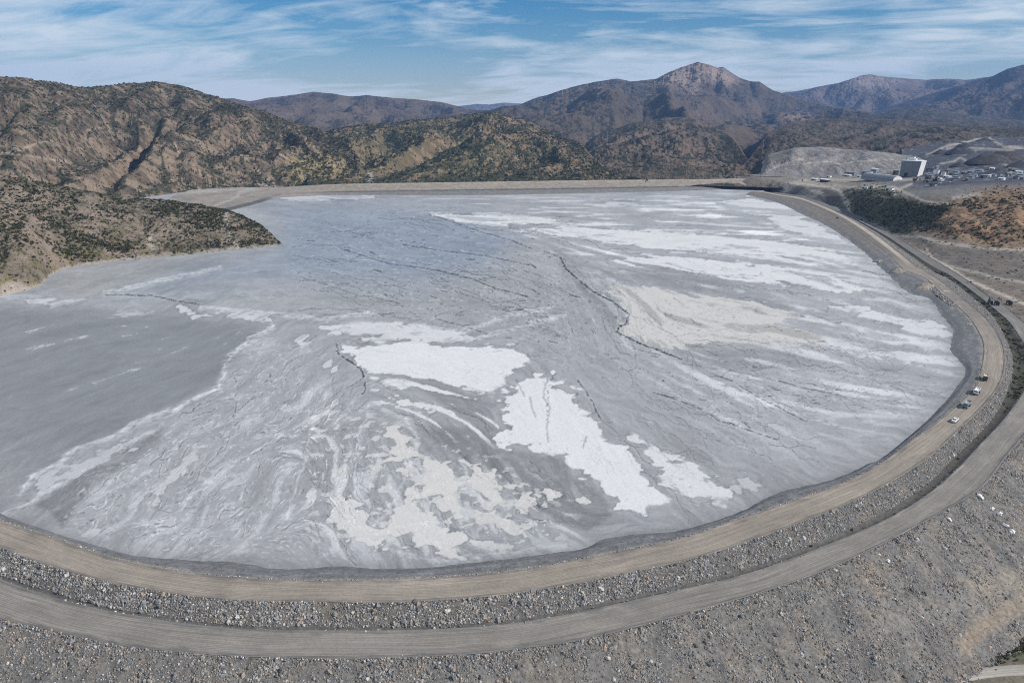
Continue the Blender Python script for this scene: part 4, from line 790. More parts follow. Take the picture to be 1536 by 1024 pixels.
# ------------------------------------------------------------------ plateau, spur hill and valley floor on the right of the dam
CTRL = [(1145,286,1.),(1169,291,.5),(1199,293.5,-.5),(1258,310.5,-2),(1317,340,-2.6),(1377,374.5,-2.8),(1436,410,-2.8),(1485,446,-2.8),(1535,483,-3),(1565,510,-6),(1600,555,-10),(1650,650,-18),(1750,800,-24),(1500,425,-2),(1540,450,-3),(1640,450,-3),
 (1310,333,-1),(1332,344.5,1),(1377,355,3),(1412,364,4),(1466,371,5),(1536,375,6),(1650,378,6),(1440,393,0),(1500,405,0),(1560,400,2),(1230,297,2),(1205,284,9),(1262,300,8),(1280,318,2),(1180,277,13),(1140,272,13),(1120,270,14),
 (1275,289,17),(1310,286,24),(1345,291,28),(1300,300,19),(1344,302,26),(1390,304,32),(1437,303,37),(1467,292,42),(1536,283,48),(1640,280,50),(1160,266,18),(1250,270,20),(1300,272,26),(1340,279,30),(1400,285,36),(1400,270,38),(1450,275,42),(1536,267,46),(1640,266,48),
 (1250,262,22),(1400,255,40),(1536,250,48),(1640,248,50),(1450,240,52),(1536,225,64),(1640,220,66),(1400,222,60),(1200,256,24),(1450,212,70),(1536,205,76),(1350,240,40)]
def build_terrain():
    px, py, z = np.array(CTRL, float).T; x, y = on(px, py, z); q = np.stack([x, y], -1) / 500.
    # pin the edge of the haul road
    def ker(a, b):
        d2 = ((a[:, None, :] - b[None]) ** 2).sum(-1) + 1e-12; return .5 * d2 * np.log(d2)
    n = len(q); A = np.zeros((n + 3, n + 3)); A[:n, :n] = ker(q, q) + np.eye(n) * 2e-3; A[:n, n] = 1; A[:n, n + 1:] = q; A[n, :n] = 1; A[n + 1:, :n] = q.T
    W = np.linalg.solve(A, np.concatenate([z, np.zeros(3)]))
    def Hr(x, y):
        p = np.stack([np.ravel(x), np.ravel(y)], -1) / 500.; o = np.empty(len(p))
        for i in range(0, len(p), 40000): s = p[i:i + 40000]; o[i:i + 40000] = ker(s, q) @ W[:n] + W[n] + s @ W[n + 1:]
        return o.reshape(np.shape(x))
    az = np.linspace(math.radians(12.5), math.radians(47), 640); r = np.concatenate([np.geomspace(270, 640, 60)[:-1], np.geomspace(640, 1500, 300), np.geomspace(1510, 2500, 60)])
    R, A_ = np.meshgrid(r, az, indexing='ij'); X = R * np.sin(A_); Y = R * np.cos(A_); Z = Hr(X, Y)
    px, py = proj(X, Y, Z)
    slope = np.hypot(*np.gradient(Z)) / np.hypot(np.gradient(X, axis=0), np.gradient(Y, axis=0))
    orange = sst(-14, 14, sdf(px, py, [(1330, 330), (1390, 312), (1440, 303), (1467, 291), (1540, 282), (1800, 275), (1800, 372), (1536, 372), (1440, 362), (1370, 345)], 90) + 10 * fbm(X / 40, Y / 40, 4, 111))
    green = sst(-8, 8, sdf(px, py, [(1266, 290), (1290, 283), (1330, 286), (1370, 305), (1420, 315), (1400, 345), (1350, 345), (1300, 330), (1280, 312)], 60) + 9 * fbm(X / 30, Y / 30, 4, 112))
    hillm = np.clip(orange + green, 0, 1)
    gul = ridged(X / 55 + .6 * fbm(X / 70, Y / 70, 3, 5), Y / 140, 4, 113)
    Z0 = Z.copy(); Z = Z + hillm * (5.5 * (gul - .2) + 2.2 * fbm(X / 18, Y / 18, 4, 114)) + .5 * fbm(X / 14, Y / 14, 4, 115) * (1 - hillm)
    far = sst(1250, 1600, R); Z = Z + far * (7 * ridged(X / 90, Y / 90, 4, 116) * sst(1340, 1480, px) + 2 * fbm(X / 30, Y / 30, 4, 117))
    th = th_of(X, Y); rad = np.hypot(X - CC[0], Y - CC[1]); gap = rad - RK(5, th)
    Z = np.where(gap < 22, np.minimum(Z, -2.75 + np.clip(gap, 0, 22) / 22 * np.maximum(Z + 2.75, 0) + np.minimum(Z + 2.75, 0)), Z)
    keep = ~((gap < -4) & (th < TH1) & (th > math.radians(60))) & ~((th < math.radians(62)) & (gap < 20))
    behind = (Y > 1300) & (X < 480) & (A_ < math.radians(17.3)); keep &= ~behind & ((R < 1640) | (px > 1352))
    b = fbm(X / 45, Y / 45, 5, 118); e = fbm(X / 9, Y / 9, 4, 119); a = fbm(X / 140, Y / 140, 3, 120)
    c = np.ones(X.shape + (3,)) * np.array([.17, .143, .118]); c = mixc(c, (.125, .112, .10), sst(-.2, .3, a + b))
    c = mixc(c, (.22, .187, .155), sst(.12, .4, b + .5 * e) * .7)
    plat = sst(-5, 5, sdf(px, py, [(1130, 262), (1400, 258), (1800, 262), (1800, 282), (1536, 281), (1470, 290), (1340, 300), (1290, 283), (1160, 278)], 60)); c = mixc(c, (.235, .205, .165), plat * .8)
    strz = sst(.0, .35, fbm(X / 160, Y / 9, 4, 121)); c = mixc(c, (.29, .26, .22), plat * strz * .7); c = mixc(c, (.15, .145, .14), plat * sst(1320, 1400, px) * .75)
    mine = sst(1230, 1330, R) * sst(1300, 1390, px); c = mixc(c, (.062, .065, .074), mine * .92); c = mixc(c, (.19, .2, .215), mine * sst(.2, .42, b + .8 * e) * .7); c = mixc(c, (.06, .06, .062), mine * sst(.15, .4, -b + .4 * e) * .7)
    c = mixc(c, (.27, .165, .095), orange * .9); c = mixc(c, (.19, .122, .078), orange * sst(-.1, .3, b + .4 * e) * .7)
    lw = sst(1440, 1380, px); c = mixc(c, (.115, .085, .06), orange * lw * sst(-.2, .2, e + b) * .8); c = mixc(c, (.068, .066, .04), green * .92); c = mixc(c, (.105, .095, .055), green * sst(0, .35, b + .5 * e) * .8)
    c = mixc(c, (.095, .084, .072), sst(-5, 4, sdf(px, py, [(1178, 277), (1200, 276), (1240, 280), (1258, 286), (1264, 300), (1288, 325), (1240, 305), (1200, 292)], 40) + 4 * b) * .9)
    c = scar(dict(px=px, py=py, X=X, Y=Y), c, [(1190, 290), (1200, 282), (1228, 283), (1238, 296), (1215, 294)], (.31, .28, .255), 3, .7)
    d = dict(px=px, py=py)
    for pl, w_, k in (([(1292, 326), (1278, 312), (1268, 300), (1263, 290), (1258, 285), (1240, 280), (1200, 276), (1165, 276)], 2.2, .95), ([(1292, 326), (1332, 344.5), (1377, 355), (1412, 364), (1466, 371), (1536, 375)], 1.8, .8), ([(1163, 284), (1185, 276), (1200, 273)], 2., .9),
                      ([(1250, 278), (1290, 283), (1300, 278), (1340, 281), (1390, 303), (1425, 306)], 1.6, .75), ([(1340, 281), (1348, 284), (1367, 276)], 1.6, .9), ([(1340, 296), (1343, 290), (1338, 285)], 1.5, .9), ([(1200, 271), (1300, 269), (1350, 270), (1400, 268)], 1.6, .7), ([(1330, 352), (1352, 366), (1385, 380), (1420, 398), (1450, 418), (1490, 436), (1536, 455)], 2.0, .95), ([(1390, 372), (1400, 390), (1440, 402), (1500, 418), (1536, 424)], 1.6, .7),
                      ([(1400, 255), (1412, 247), (1430, 245), (1440, 238), (1450, 246)], 1.3, .8), ([(1390, 233), (1420, 220), (1440, 217), (1470, 210)], 1.2, .8), ([(1490, 240), (1508, 250), (1520, 266)], 1.3, .8), ([(1484, 210), (1505, 222), (1536, 224)], 1.3, .7), ([(1420, 223), (1480, 226), (1520, 228)], 1.2, .6), ([(1430, 297), (1470, 292)], 2., .8), ([(1330, 300), (1300, 288)], 1.4, .5), ([(1195, 302), (1240, 320), (1300, 356)], 1., .0)):
        c = line(d, c, pl, w_ * 1.35, (.40, .355, .30), k)
    veg = np.clip(orange * (.28 + .8 * sst(0, .4, -gul + .2) + .35 * lw) + green * 1. + .12, 0, 1) * (1 - .8 * mine)
    global TERR; TERR = dict(P=np.stack([X, Y, Z], -1), orange=orange, green=green, px=px, py=py, keep=keep, veg=veg, R=R)
    o = grid_mesh('terrain', TERR['P'], M['near'], {'col': c, 'veg': veg}, mask=keep); tag(o, 'dry ground right of the dam with an orange hill, dirt tracks and the mine plateau', kind='structure')
    # valley floor, one sheet out to the horizon
    r = np.concatenate([[1.], np.geomspace(20, 12700, 220)]); a = np.linspace(-math.pi, math.pi, 361); R, A_ = np.meshgrid(r, a, indexing='ij'); X = R * np.sin(A_); Y = R * np.cos(A_)
    Z = -25.2 + .5 * fbm(X / 25, Y / 25, 3, 131) * sst(900, 400, R); b = fbm(X / 12, Y / 12, 4, 132)
    c = np.ones(X.shape + (3,)) * np.array([.15, .13, .1]); c = mixc(c, (.075, .08, .035), sst(-.05, .3, b) * .9)
    o = grid_mesh('ground', np.stack([X, Y, Z], -1), M['ditch'], {'col': c}); tag(o, 'low valley floor below the rock slope', kind='structure')
    ribbon('road', [on(u, v, -24.5) for u, v in ((1360, 1062), (1410, 1030), (1446, 1013), (1490, 1005.5), (1536, 1002), (1620, 997), (1800, 985))], 4.6, -24.45, road_mat('track_earth', (.36, .33, .29), (.26, .24, .21), (.42, .39, .35)), 'narrow pale dirt track at the foot of the rock slope')
    # far dam: low wall of fill at the pond's end
    zf = lambda pl, zs: (pl, zs)
    f = [([(385, 298), (420, 297), (512, 293), (700, 293.5), (850, 291), (1000, 287.5), (1100, 284), (1150, 283)], [-.3] * 8), ([(380, 293), (420, 291.5), (512, 288.3), (700, 285.5), (850, 283.3), (1024, 280.3), (1110, 279), (1150, 278)], [2.6, 3.2, 4.2, 4.2, 4.2, 4.2, 4.2, 4.2]), ([(380, 292.4), (420, 290.8), (512, 287.8), (700, 285), (850, 282.8), (1024, 279.8), (1110, 278.4), (1150, 277.5)], [2.7, 3.3, 4.4, 4.4, 4.4, 4.4, 4.4, 4.4]), ([(375, 285), (400, 283.5), (450, 280), (512, 277), (640, 275), (770, 273), (900, 271), (1024, 270), (1130, 268.3), (1165, 267.5)], [2.9, 3.4, 7, 12, 15, 15, 15, 15, 15, 15])]
    xs = np.linspace(-.345, .335, 760); rows = []
    for pl, zs in f:
        p = catmull([(a_, b_, c_) for (a_, b_), c_ in zip(pl, zs)], 8); x, y = on(p[:, 0], p[:, 1], p[:, 2]); aa = np.arctan2(x, y); rows.append((np.interp(xs, aa, np.hypot(x, y)), np.interp(xs, aa, p[:, 2])))
    rows.append((rows[-1][0] + 12, rows[-1][1] + .1)); rows.append((rows[-1][0] + 45, 1. + 0 * xs))
    Rr, Zz, Wt = [], [], []
    for k in range(len(rows) - 1):
        for w in np.linspace(0, 1, 7)[(0 if k == 0 else 1):]: Rr.append(np.maximum(rows[k][0] * (1 - w) + np.maximum(rows[k + 1][0], rows[k][0] + 1) * w, 0)); Zz.append(rows[k][1] * (1 - w) + rows[k + 1][1] * w + 0 * xs); Wt.append(k + w + 0 * xs)
    R = np.array(Rr); Z = np.array(Zz); Wt = np.array(Wt); X = R * np.sin(xs); Y = R * np.cos(xs); Z = Z + .5 * fbm(X / 12, Y / 12, 4, 141) * np.sin(np.pi * np.clip(Wt / 5, 0, 1)); Z[0] = -.4
    n1 = fbm(X / 40, Z / 1.5, 4, 142); c = np.ones(X.shape + (3,)) * np.array([.185, .18, .172]); c = mixc(c, (.28, .245, .2), sst(2, 2.2, Wt)); c = mixc(c, (.33, .29, .24), sst(2.8, 3.05, Wt)); c = mixc(c, (.09, .09, .09), ((Wt > .95) & (Wt < 2.15)) * .85 * sst(-.2, .1, n1 + .25) * sst(.3, .26, xs)[None, :]); c = mixc(c, (.2, .17, .14), sst(0, .4, n1) * .4)
    ends = sst(-.24, -.29, xs)[None, :] + 0 * X; c = mixc(c, (.3, .26, .22), ends * .7)
    o = grid_mesh('far_dam', np.stack([X, Y, Z], -1), M['near'], {'col': c, 'veg': 0 * X}); tag(o, 'long low earth dam closing the far end of the pond', kind='structure')
    # sandy terrace in the far left corner
    poly = [(236, 309), (262, 292), (285, 284), (330, 282), (420, 281), (470, 279), (505, 285), (440, 290), (402, 297.5), (375, 305), (345, 312.5), (318, 318), (280, 320)]
    p = np.array(poly, float); gx, gy = np.meshgrid(np.linspace(225, 515, 260), np.linspace(276, 324, 120)); x, y = on(gx, gy, 3.0); s = sdf(gx, gy, poly, 30)
    rim = 1.6; z = -1.2 + 4.2 * sst(-1.2, 1.0, s) + .25 * fbm(x / 14, y / 14, 3, 151); c = np.ones(gx.shape + (3,)) * np.array([.29, .255, .215]); c = mixc(c, (.225, .205, .18), sst(-.2, .3, fbm(x / 50, y / 50, 4, 152))); c = mixc(c, (.085, .085, .075), sst(2.6, .6, s) * sst(310, 335, gx) * sst(415, 395, gx))
    d = dict(px=gx, py=gy)
    for pl, w_ in (([(322, 308), (345, 300), (357, 294), (358, 288), (375, 285), (420, 284)], 2.), ([(246, 302), (262, 290), (300, 288), (325, 287)], 1.6), ([(272, 286), (330, 284.5), (400, 282)], 1.5)): c = line(d, c, pl, w_, (.38, .345, .3), .85)
    o = grid_mesh('terrace', np.stack([x, y, z], -1), M['near'], {'col': c, 'veg': 0 * gx}, mask=s > -2.2); tag(o, 'flat sandy terrace between the headland and the far dam', kind='structure')
def ribbon(name, pts, w, z, mat, label):
    p = catmull(pts, 10); d = np.gradient(p, axis=0); d /= np.linalg.norm(d, axis=1)[:, None]; nrm = np.stack([-d[:, 1], d[:, 0]], -1); k = np.linspace(-.5, .5, 9)
    G = p[:, None, :] + nrm[:, None, :] * (k * w)[None, :, None]; s = np.concatenate([[0], np.cumsum(np.linalg.norm(np.diff(p, axis=0), axis=1))])
    zz = z - .12 * np.exp(-((np.abs(k) - .22) / .07) ** 2) - 1.2 * (np.abs(k) > .49)
    V = np.concatenate([G, np.broadcast_to(zz[None, :, None], G.shape[:2] + (1,))], -1); fl = np.stack([s[:, None] + 0 * k, k * w + 0 * s[:, None], 0 * G[..., 0]], -1)
    o = grid_mesh(name, V, mat, {'col': np.ones(V.shape), 'flow': fl}); tag(o, label, kind='structure'); return o
def build_haze():
    me = bpy.data.meshes.new('haze'); bm = bmesh.new(); bmesh.ops.create_cube(bm, size=1); bm.to_mesh(me); bm.free()
    o = link(bpy.data.objects.new('haze', me)); top = 860.; o.scale = (26500, 26500, top + 27.5); o.location = (0, 0, (top - 27.5) / 2)
    m = bpy.data.materials.new('blue_air'); m.use_nodes = True; t = m.node_tree; t.nodes.clear(); out = t.nodes.new('ShaderNodeOutputMaterial'); v = t.nodes.new('ShaderNodeVolumePrincipled')
    v.inputs['Color'].default_value = (.26, .47, .93, 1); v.inputs['Density'].default_value = HAZE; v.inputs['Anisotropy'].default_value = .0; t.links.new(v.outputs[0], out.inputs['Volume']); me.materials.append(m)
    tag(o, 'thin blue air over the whole valley', kind='stuff')
HAZE = 5.4e-5
# ------------------------------------------------------------------ plants
def leaf_shape(n, leaf, seed, h=.8, quad=True):
    r = np.random.default_rng(seed); V = []; FA = []
    lobes = [(r.uniform(-.45, .45), r.uniform(-.45, .45), r.uniform(.25, .6) * h, r.uniform(.35, .6)) for _ in range(5)]
    for i in range(n):
        lx, ly, lz, lr = lobes[r.integers(0, 5)]; d = r.normal(size=3); d /= np.linalg.norm(d); c = np.array([lx, ly, lz]) + d * lr * r.uniform(.55, 1.); c[2] = max(c[2], .02)
        a = r.normal(size=3); a /= np.linalg.norm(a); b = np.cross(a, d + .3 * r.normal(size=3)); b /= np.linalg.norm(b) + 1e-9; s = leaf * r.uniform(.6, 1.3); k = len(V)
        V += [c - a * s, c + b * s * .7, c + a * s, c - b * s * .7]; FA.append([k, k + 1, k + 2, k + 3])
    return np.array(V), np.array(FA)
def leaf_mat(name):
    t = NT(name); c = t.attr('col').outputs['Color']; p = t.pos(); x = t.n('ShaderNodeVectorMath', operation='SCALE'); t.l(c, x.inputs[0]); t.l(t.ramp(t.noise(p, 1.2, 3), .3, .7, .65, 1.35), x.inputs['Scale']); t.base(x.outputs[0]); return t.m
def build_plants():
    M['leaf'] = leaf_mat('scrub_leaves'); shp = [leaf_shape(26, .3, 300 + k) for k in range(6)]; far = [leaf_shape(11, .5, 400 + k) for k in range(6)]
    pal_ = np.array([(.032, .038, .019), (.045, .052, .022), (.062, .064, .03), (.08, .075, .035), (.05, .045, .03), (.025, .03, .018)])
    P_, S_, C_, W_ = [], [], [], []
    head, big, cen = HILLS['hillside'][0], HILLS['hillside'][1], HILLS['hillside'][2]
    def put(src, n, w, smin, smax, where, pick=None):
        p, i, j = sample_grid(src['P'], n, w); k = in_frame(p, 40); p = p[k]; n = len(p); s = np.exp(RNG.uniform(math.log(smin), math.log(smax), n))
        c = pal_[RNG.integers(0, 6, n) if pick is None else RNG.choice(pick, n)] * RNG.uniform(.75, 1.25, (n, 1)); P_.append(p); S_.append(s); C_.append(c); W_.extend([where] * n)
    a = fbm(head['P'][..., 0] / 35, head['P'][..., 1] / 35, 4, 201); b = fbm(head['P'][..., 0] / 110, head['P'][..., 1] / 110, 3, 202)
    put(head, 17000, np.clip(.3 + 1.5 * a + 1.0 * b + .5 * head['veg'], .05, 2) * (head['P'][..., 2] > 1.2), .7, 2.6, 'head')
    put(head, 4200, np.clip(a + .8 * b, 0, 2) ** 1.5 * sst(60, 5, head['P'][..., 2]) * (head['P'][..., 2] > 1.), 1.2, 3.0, 'head', [1, 2, 3])
    put(head, 420, np.exp(-((head['P'][..., 2] - 70) / 20) ** 2) * (head['px'] < 260), 1.8, 3.6, 'head', [0, 5])
    put(big, 34000, (.10 + big['veg'] ** 1.3), 1.1, 3.6, 'big', [0, 1, 4, 5])
    put(cen, 19000, (.08 + cen['veg'] ** 1.3), 1.4, 3.8, 'cen', [0, 1, 5])
    put(TERR, 3600, TERR['keep'] * (TERR['orange'] * np.clip(.1 + TERR['veg'] ** 2 + 1.3 * fbm(TERR['P'][..., 0] / 30, TERR['P'][..., 1] / 45, 4, 232), .02, 2)), .7, 2.3, 'orange', [0, 1, 4, 5]); put(TERR, 1000, TERR['keep'] * TERR['green'] * np.clip(.5 + 1.6 * fbm(TERR['P'][..., 0] / 25, TERR['P'][..., 1] / 25, 3, 231), .05, 2), .5, 2.8, 'green', [0, 1, 2, 3, 4, 5])
    flat = TERR['keep'] * (1 - TERR['orange']) * (1 - TERR['green']) * (TERR['R'] < 1000) * (TERR['px'] > 1360); put(TERR, 260, flat, .6, 1.8, 'flat', [0, 1, 4])
    w = np.zeros(DITCH.shape[:2]); wd = np.linalg.norm(DITCH[:, -1] - DITCH[:, 0], axis=1)[:, None]; dg = np.degrees(TH)[:, None]; w = (.02 + sst(3., 8., wd)) * sst(-.1, .3, fbm(DITCH[..., 0] / 9, DITCH[..., 1] / 9, 3, 211) + .1) * (dg < 100)
    put(dict(P=DITCH), 650, w, .4, 1.3, 'ditch', [2, 3, 3, 4])
    p = np.vstack(P_); s = np.concatenate(S_); c = np.vstack(C_); W = np.array(W_); ds = np.linalg.norm(p - np.array([0, 0, H]), axis=1); app = s / ds
    vis = in_frame(p, -6); one = np.zeros(len(p), bool); lift = p.copy(); lift[:, 2] -= .12 * s
    for wh, n in (('head', 205), ('ditch', 42), ('orange', 30), ('flat', 8)):
        idx = np.flatnonzero((W == wh) & vis); one[idx[np.argsort(-app[idx])[:n]]] = True
    nearm = np.isin(W, ['head', 'ditch', 'orange', 'green', 'flat'])
    # two meshes differ only in how fine their leaves are
    o1 = ~one & nearm; o2 = ~one & ~nearm
    Va = scatter_mesh('scrub', lift[o1], s[o1], c[o1], shp, M['leaf'], False, True); tag(Va, 'dark green scrub covering the near slopes', kind='stuff')
    Vb = scatter_mesh('scrub', lift[o2], s[o2], c[o2], far, M['leaf'], False, True); tag(Vb, 'dark scrub covering the hills beyond the pond', kind='stuff')
    protos = {}
    for k in range(6):
        for q, cc in enumerate(pal_):
            V, FA = leaf_shape(46, .24, 500 + k) ; protos[k, q] = (V, FA, cc)
    cache = {}
    txt = {'head': ('on the tan headland beside the pond', 'shrubs on the headland'), 'ditch': ('in the ditch between the two roads', 'shrubs in the ditch'), 'orange': ('on the orange hill right of the dam', 'shrubs on the orange hill'), 'flat': ('on the bare flat below the orange hill', 'shrubs on the bare flat')}
    cn = ['dark green', 'green', 'olive green', 'yellowish green', 'brownish', 'very dark green']
    for i in np.flatnonzero(one):
        k = int(i) % 6; q = int(np.argmin(((pal_ / pal_.sum(1)[:, None] - c[i] / c[i].sum()) ** 2).sum(1) * 40 + ((pal_ - c[i]) ** 2).sum(1) * 100)); key = (k, q)
        if key not in cache:
            V, FA, cc = protos[key]; o = mesh_np('shrub', V, FA, M['leaf'], {'col': np.tile(cc, (len(V), 1)) * RNG.uniform(.7, 1.35, (len(V) // 4, 1)).repeat(4, 0)}, False); cache[key] = o.data
        else: o = link(bpy.data.objects.new('shrub', cache[key]))
        o.location = lift[i]; o.scale = (s[i], s[i], s[i] * RNG.uniform(.75, 1.1)); o.rotation_euler = (0, 0, RNG.uniform(0, 6.28)); tag(o, f'{cn[q]} shrub {txt[W[i]][0]}', 'shrub', f'{cn[q]} {txt[W[i]][1]}')
    # the few bushes that stand alone at the foot of the rock band
    for (bx, by, sz, q, lab) in ((586, 936, 1.3, 3, 'olive bush left of the largest one at the toe of the rock band'), (618, 937, 1.7, 2, 'largest green bush at the toe of the rock band above the haul road'), (730, 930, 1.35, 3, 'small bush at the toe of the rock band, apart from the pair'), (150, 902, 1.6, 4, 'brown dry bush at the toe of the rock band near the left edge'),
                                 (172, 905, 1.3, 4, 'smaller dry brown bush beside another at the toe of the rock band'), (1352, 1015, 1.6, 2, 'green bush at the foot of the open slope just above the pale track')):
        x, y = on(bx, by, -2.6 if by < 960 else -23.); V, FA = leaf_shape(120, .17, 600 + bx, .9); o = mesh_np('bush', V, FA, M['leaf'], {'col': np.tile(pal_[q] * 1.15, (len(V), 1)) * RNG.uniform(.6, 1.4, (len(V) // 4, 1)).repeat(4, 0)}, False)
        o.location = (x, y, (-3.0 if by < 960 else -23.9)); o.scale = (sz * 1.2, sz, sz); tag(o, lab, 'bush')
    # grass and weeds at the bottom right corner
    n = 900; bx = RNG.uniform(1380, 1560, n); by = 1010 - (bx - 1380) * .33 + RNG.normal(0, 10, n); x, y = on(bx, by, -24.6); pp = np.stack([x, y, np.full(n, -24.9)], -1); rd = np.hypot(x - CC[0], y - CC[1]) - RK(5, th_of(x, y))
    k = rd > 38; o = scatter_mesh('weeds', pp[k], RNG.uniform(.3, 1.0, k.sum()), pal_[RNG.choice([1, 2, 3], k.sum())] * 1.1, shp, M['leaf'], False, True); tag(o, 'low weeds growing along the foot of the rock slope', kind='stuff')
# ------------------------------------------------------------------ buildings, plant and vehicles
def bm_obj(name, bm, mat, parent=None, bevel=0.):
    if bevel: bmesh.ops.bevel(bm, geom=[e for e in bm.edges if len(e.link_faces) == 2 and e.calc_face_angle(0) > .5], offset=bevel, segments=1, affect='EDGES')
    bmesh.ops.recalc_face_normals(bm, faces=bm.faces); me = bpy.data.meshes.new(name); bm.to_mesh(me); bm.free(); me.materials.append(mat); return link(bpy.data.objects.new(name, me), parent)
def abox(bm, c, s, rz=0, ry=0):
    r = bmesh.ops.create_cube(bm, size=1, matrix=Matrix.Translation(c) @ Matrix.Rotation(rz, 4, 'Z') @ Matrix.Rotation(ry, 4, 'Y') @ Matrix.Diagonal((*s, 1))); return r['verts']
def acyl(bm, c, r, h, axis='Z', n=16, r2=None):
    R = {'Z': Matrix.Identity(4), 'X': Matrix.Rotation(math.pi / 2, 4, 'Y'), 'Y': Matrix.Rotation(math.pi / 2, 4, 'X')}[axis]
    return bmesh.ops.create_cone(bm, cap_ends=True, segments=n, radius1=r, radius2=r if r2 is None else r2, depth=h, matrix=Matrix.Translation(c) @ R)['verts']
def one(name, mat, parent, fn, bevel=0.):
    bm = bmesh.new(); fn(bm); return bm_obj(name, bm, mat, parent, bevel)
def gable(bm, L, W, h0, h1, ov=.4):
    v = [bm.verts.new(q) for q in ((-L / 2 - ov, -W / 2 - ov, h0 - .1), (L / 2 + ov, -W / 2 - ov, h0 - .1), (L / 2 + ov, 0, h1), (-L / 2 - ov, 0, h1), (-L / 2 - ov, W / 2 + ov, h0 - .1), (L / 2 + ov, W / 2 + ov, h0 - .1))]
    for f in ((0, 1, 2, 3), (3, 2, 5, 4), (0, 3, 4), (1, 5, 2), (0, 4, 5, 1)): bm.faces.new([v[i] for i in f])
def ground_at(px, py):
    k = TERR['keep']; d = (TERR['px'] - px) ** 2 + (TERR['py'] - py) ** 2 + (~k) * 1e9; i = np.unravel_index(d.argmin(), d.shape); return Vector(TERR['P'][i])
def shed(px, py, L, W, Hh, rz, wall, roof, label, group=None, cat='building', name='shed'):
    t = empty(name, ground_at(px, py), rz); tag(t, label, cat, group)
    one('wall', wall, t, lambda b: abox(b, (0, 0, Hh / 2 - .5), (L, W, Hh + 1)))
    one('roof', roof, t, lambda b: gable(b, L, W, Hh, Hh + W * .16))
    one('door', M['dark'], t, lambda b: abox(b, (-L * .2, -W / 2 - .03, Hh * .35), (min(4., L * .3), .1, Hh * .7)))
    for u in (.05, .22, .38):
        one('window', M['glass'], t, lambda b: abox(b, (L * u, -W / 2 - .03, Hh * .6), (L * .1, .1, Hh * .25)))
    return t
def build_plant():
    M['dark'] = plain('dark_opening', (.03, .03, .032), .8); M['glass'] = plain('window_pane', (.05, .07, .09), .15, 0, .5); M['white'] = plain('white_cladding', (.78, .78, .77), .55, 0, .3, .12, .2); M['grey'] = plain('grey_cladding', (.36, .37, .385), .6, 0, .3, .15, .2)
    M['bluegrey'] = plain('blue_grey_cladding', (.26, .30, .34), .6, 0, .3, .2, .3); M['steel'] = plain('steelwork', (.3, .31, .32), .5, .4, .4); M['rust'] = plain('rusty_sheet', (.3, .19, .12), .8); M['tan'] = plain('tan_cladding', (.5, .43, .34), .7)
    AZ = lambda d: math.radians(90 - d)
    # tall concentrator
    g = ground_at(1366, 264.5); t = empty('plant_building', g, AZ(135)); tag(t, 'tall pale block with a bright sloping side wall and a rooftop plant room', 'building')
    def body(b):
        v = abox(b, (0, 0, 13), (29, 28, 28))
        for q in v:
            if q.co.x > 0 and q.co.z > 10: q.co.x += 3.5
    M['front'] = plain('shaded_cladding', (.2, .207, .215), .6, 0, .3, .15, .2); one('wall', M['front'], t, body)  # front's shade is put into this darker grey; sunlit side is white
    def side(b):
        for k in range(9):
            y = -12.4 + k * 3.1; v = abox(b, (14.8, y, 13), (.5, 2.6, 27))
            for q in v:
                if q.co.z > 10: q.co.x += 3.5
    one('side_panel', M['white'], t, side)
    one('roof', M['white'], t, lambda b: abox(b, (2, 0, 27.4), (33, 29, .8)))
    pr = one('plant_room', M['white'], t, lambda b: (abox(b, (-3, 3, 30.6), (9, 8, 5.6)), abox(b, (4, -2, 29.6), (5, 5, 3.6))))
    one('roof', M['bluegrey'], pr, lambda b: abox(b, (-3, 3, 33.7), (10, 9, .6)))
    one('column', M['steel'], t, lambda b: acyl(b, (-9, -6, 31), .9, 8)); one('door', M['dark'], t, lambda b: abox(b, (-4, -14.05, 3), (6, .2, 6)))
    # long shed with the rounded roof
    g = ground_at(1321, 270.5); t = empty('storage_shed', g, AZ(163)); tag(t, 'long low shed with a rounded roof and a pale lit end wall', 'building')
    def vault(b, r, L, z0):
        n = 14; rows = []
        for x in (-L / 2, L / 2): rows.append([b.verts.new((x, -r * math.cos(math.pi * k / n), z0 + r * .62 * math.sin(math.pi * k / n))) for k in range(n + 1)])
        for k in range(n): b.faces.new((rows[0][k], rows[0][k + 1], rows[1][k + 1], rows[1][k]))
        b.faces.new(rows[0][::-1]); b.faces.new(rows[1])
        b.faces.new((rows[0][0], rows[1][0], rows[1][-1], rows[0][-1]))
    one('wall', M['bluegrey'], t, lambda b: abox(b, (0, 0, 1.6), (74, 21, 4.8))); one('roof', M['front'], t, lambda b: vault(b, 11, 74.6, 4.01)); one('skylight', M['white'], t, lambda b: abox(b, (0, 0, 10.95), (74, 3.2, .3))); one('end_wall', M['white'], t, lambda b: (vault(b, 10.2, .5, 4.05), abox(b, (0, 0, 1.7), (.5, 20, 4.4))))  # long side's shade put into wall and roof greys, sunlit end white
    [c_ for c_ in t.children if c_.name.startswith('end_wall')][0].location = (37.6, 0, 0); one('door', M['dark'], t, lambda b: abox(b, (37.95, 2, 2.2), (.2, 6, 4.6)))
    S = shed; w, gr, bg = M['white'], M['grey'], M['bluegrey']
    S(1238, 272.5, 17, 9, 4.2, AZ(150), M['dark'], w, 'dark walled workshop with a white roof standing alone on the dirt plateau', name='workshop')
    S(1222, 270.5, 12, 7, 3.5, AZ(150), bg, w, 'small blue grey hut with a pale roof, just left of the dark workshop'); S(1243, 266.2, 8, 6, 3.2, AZ(140), w, gr, 'small white hut behind the dark workshop')
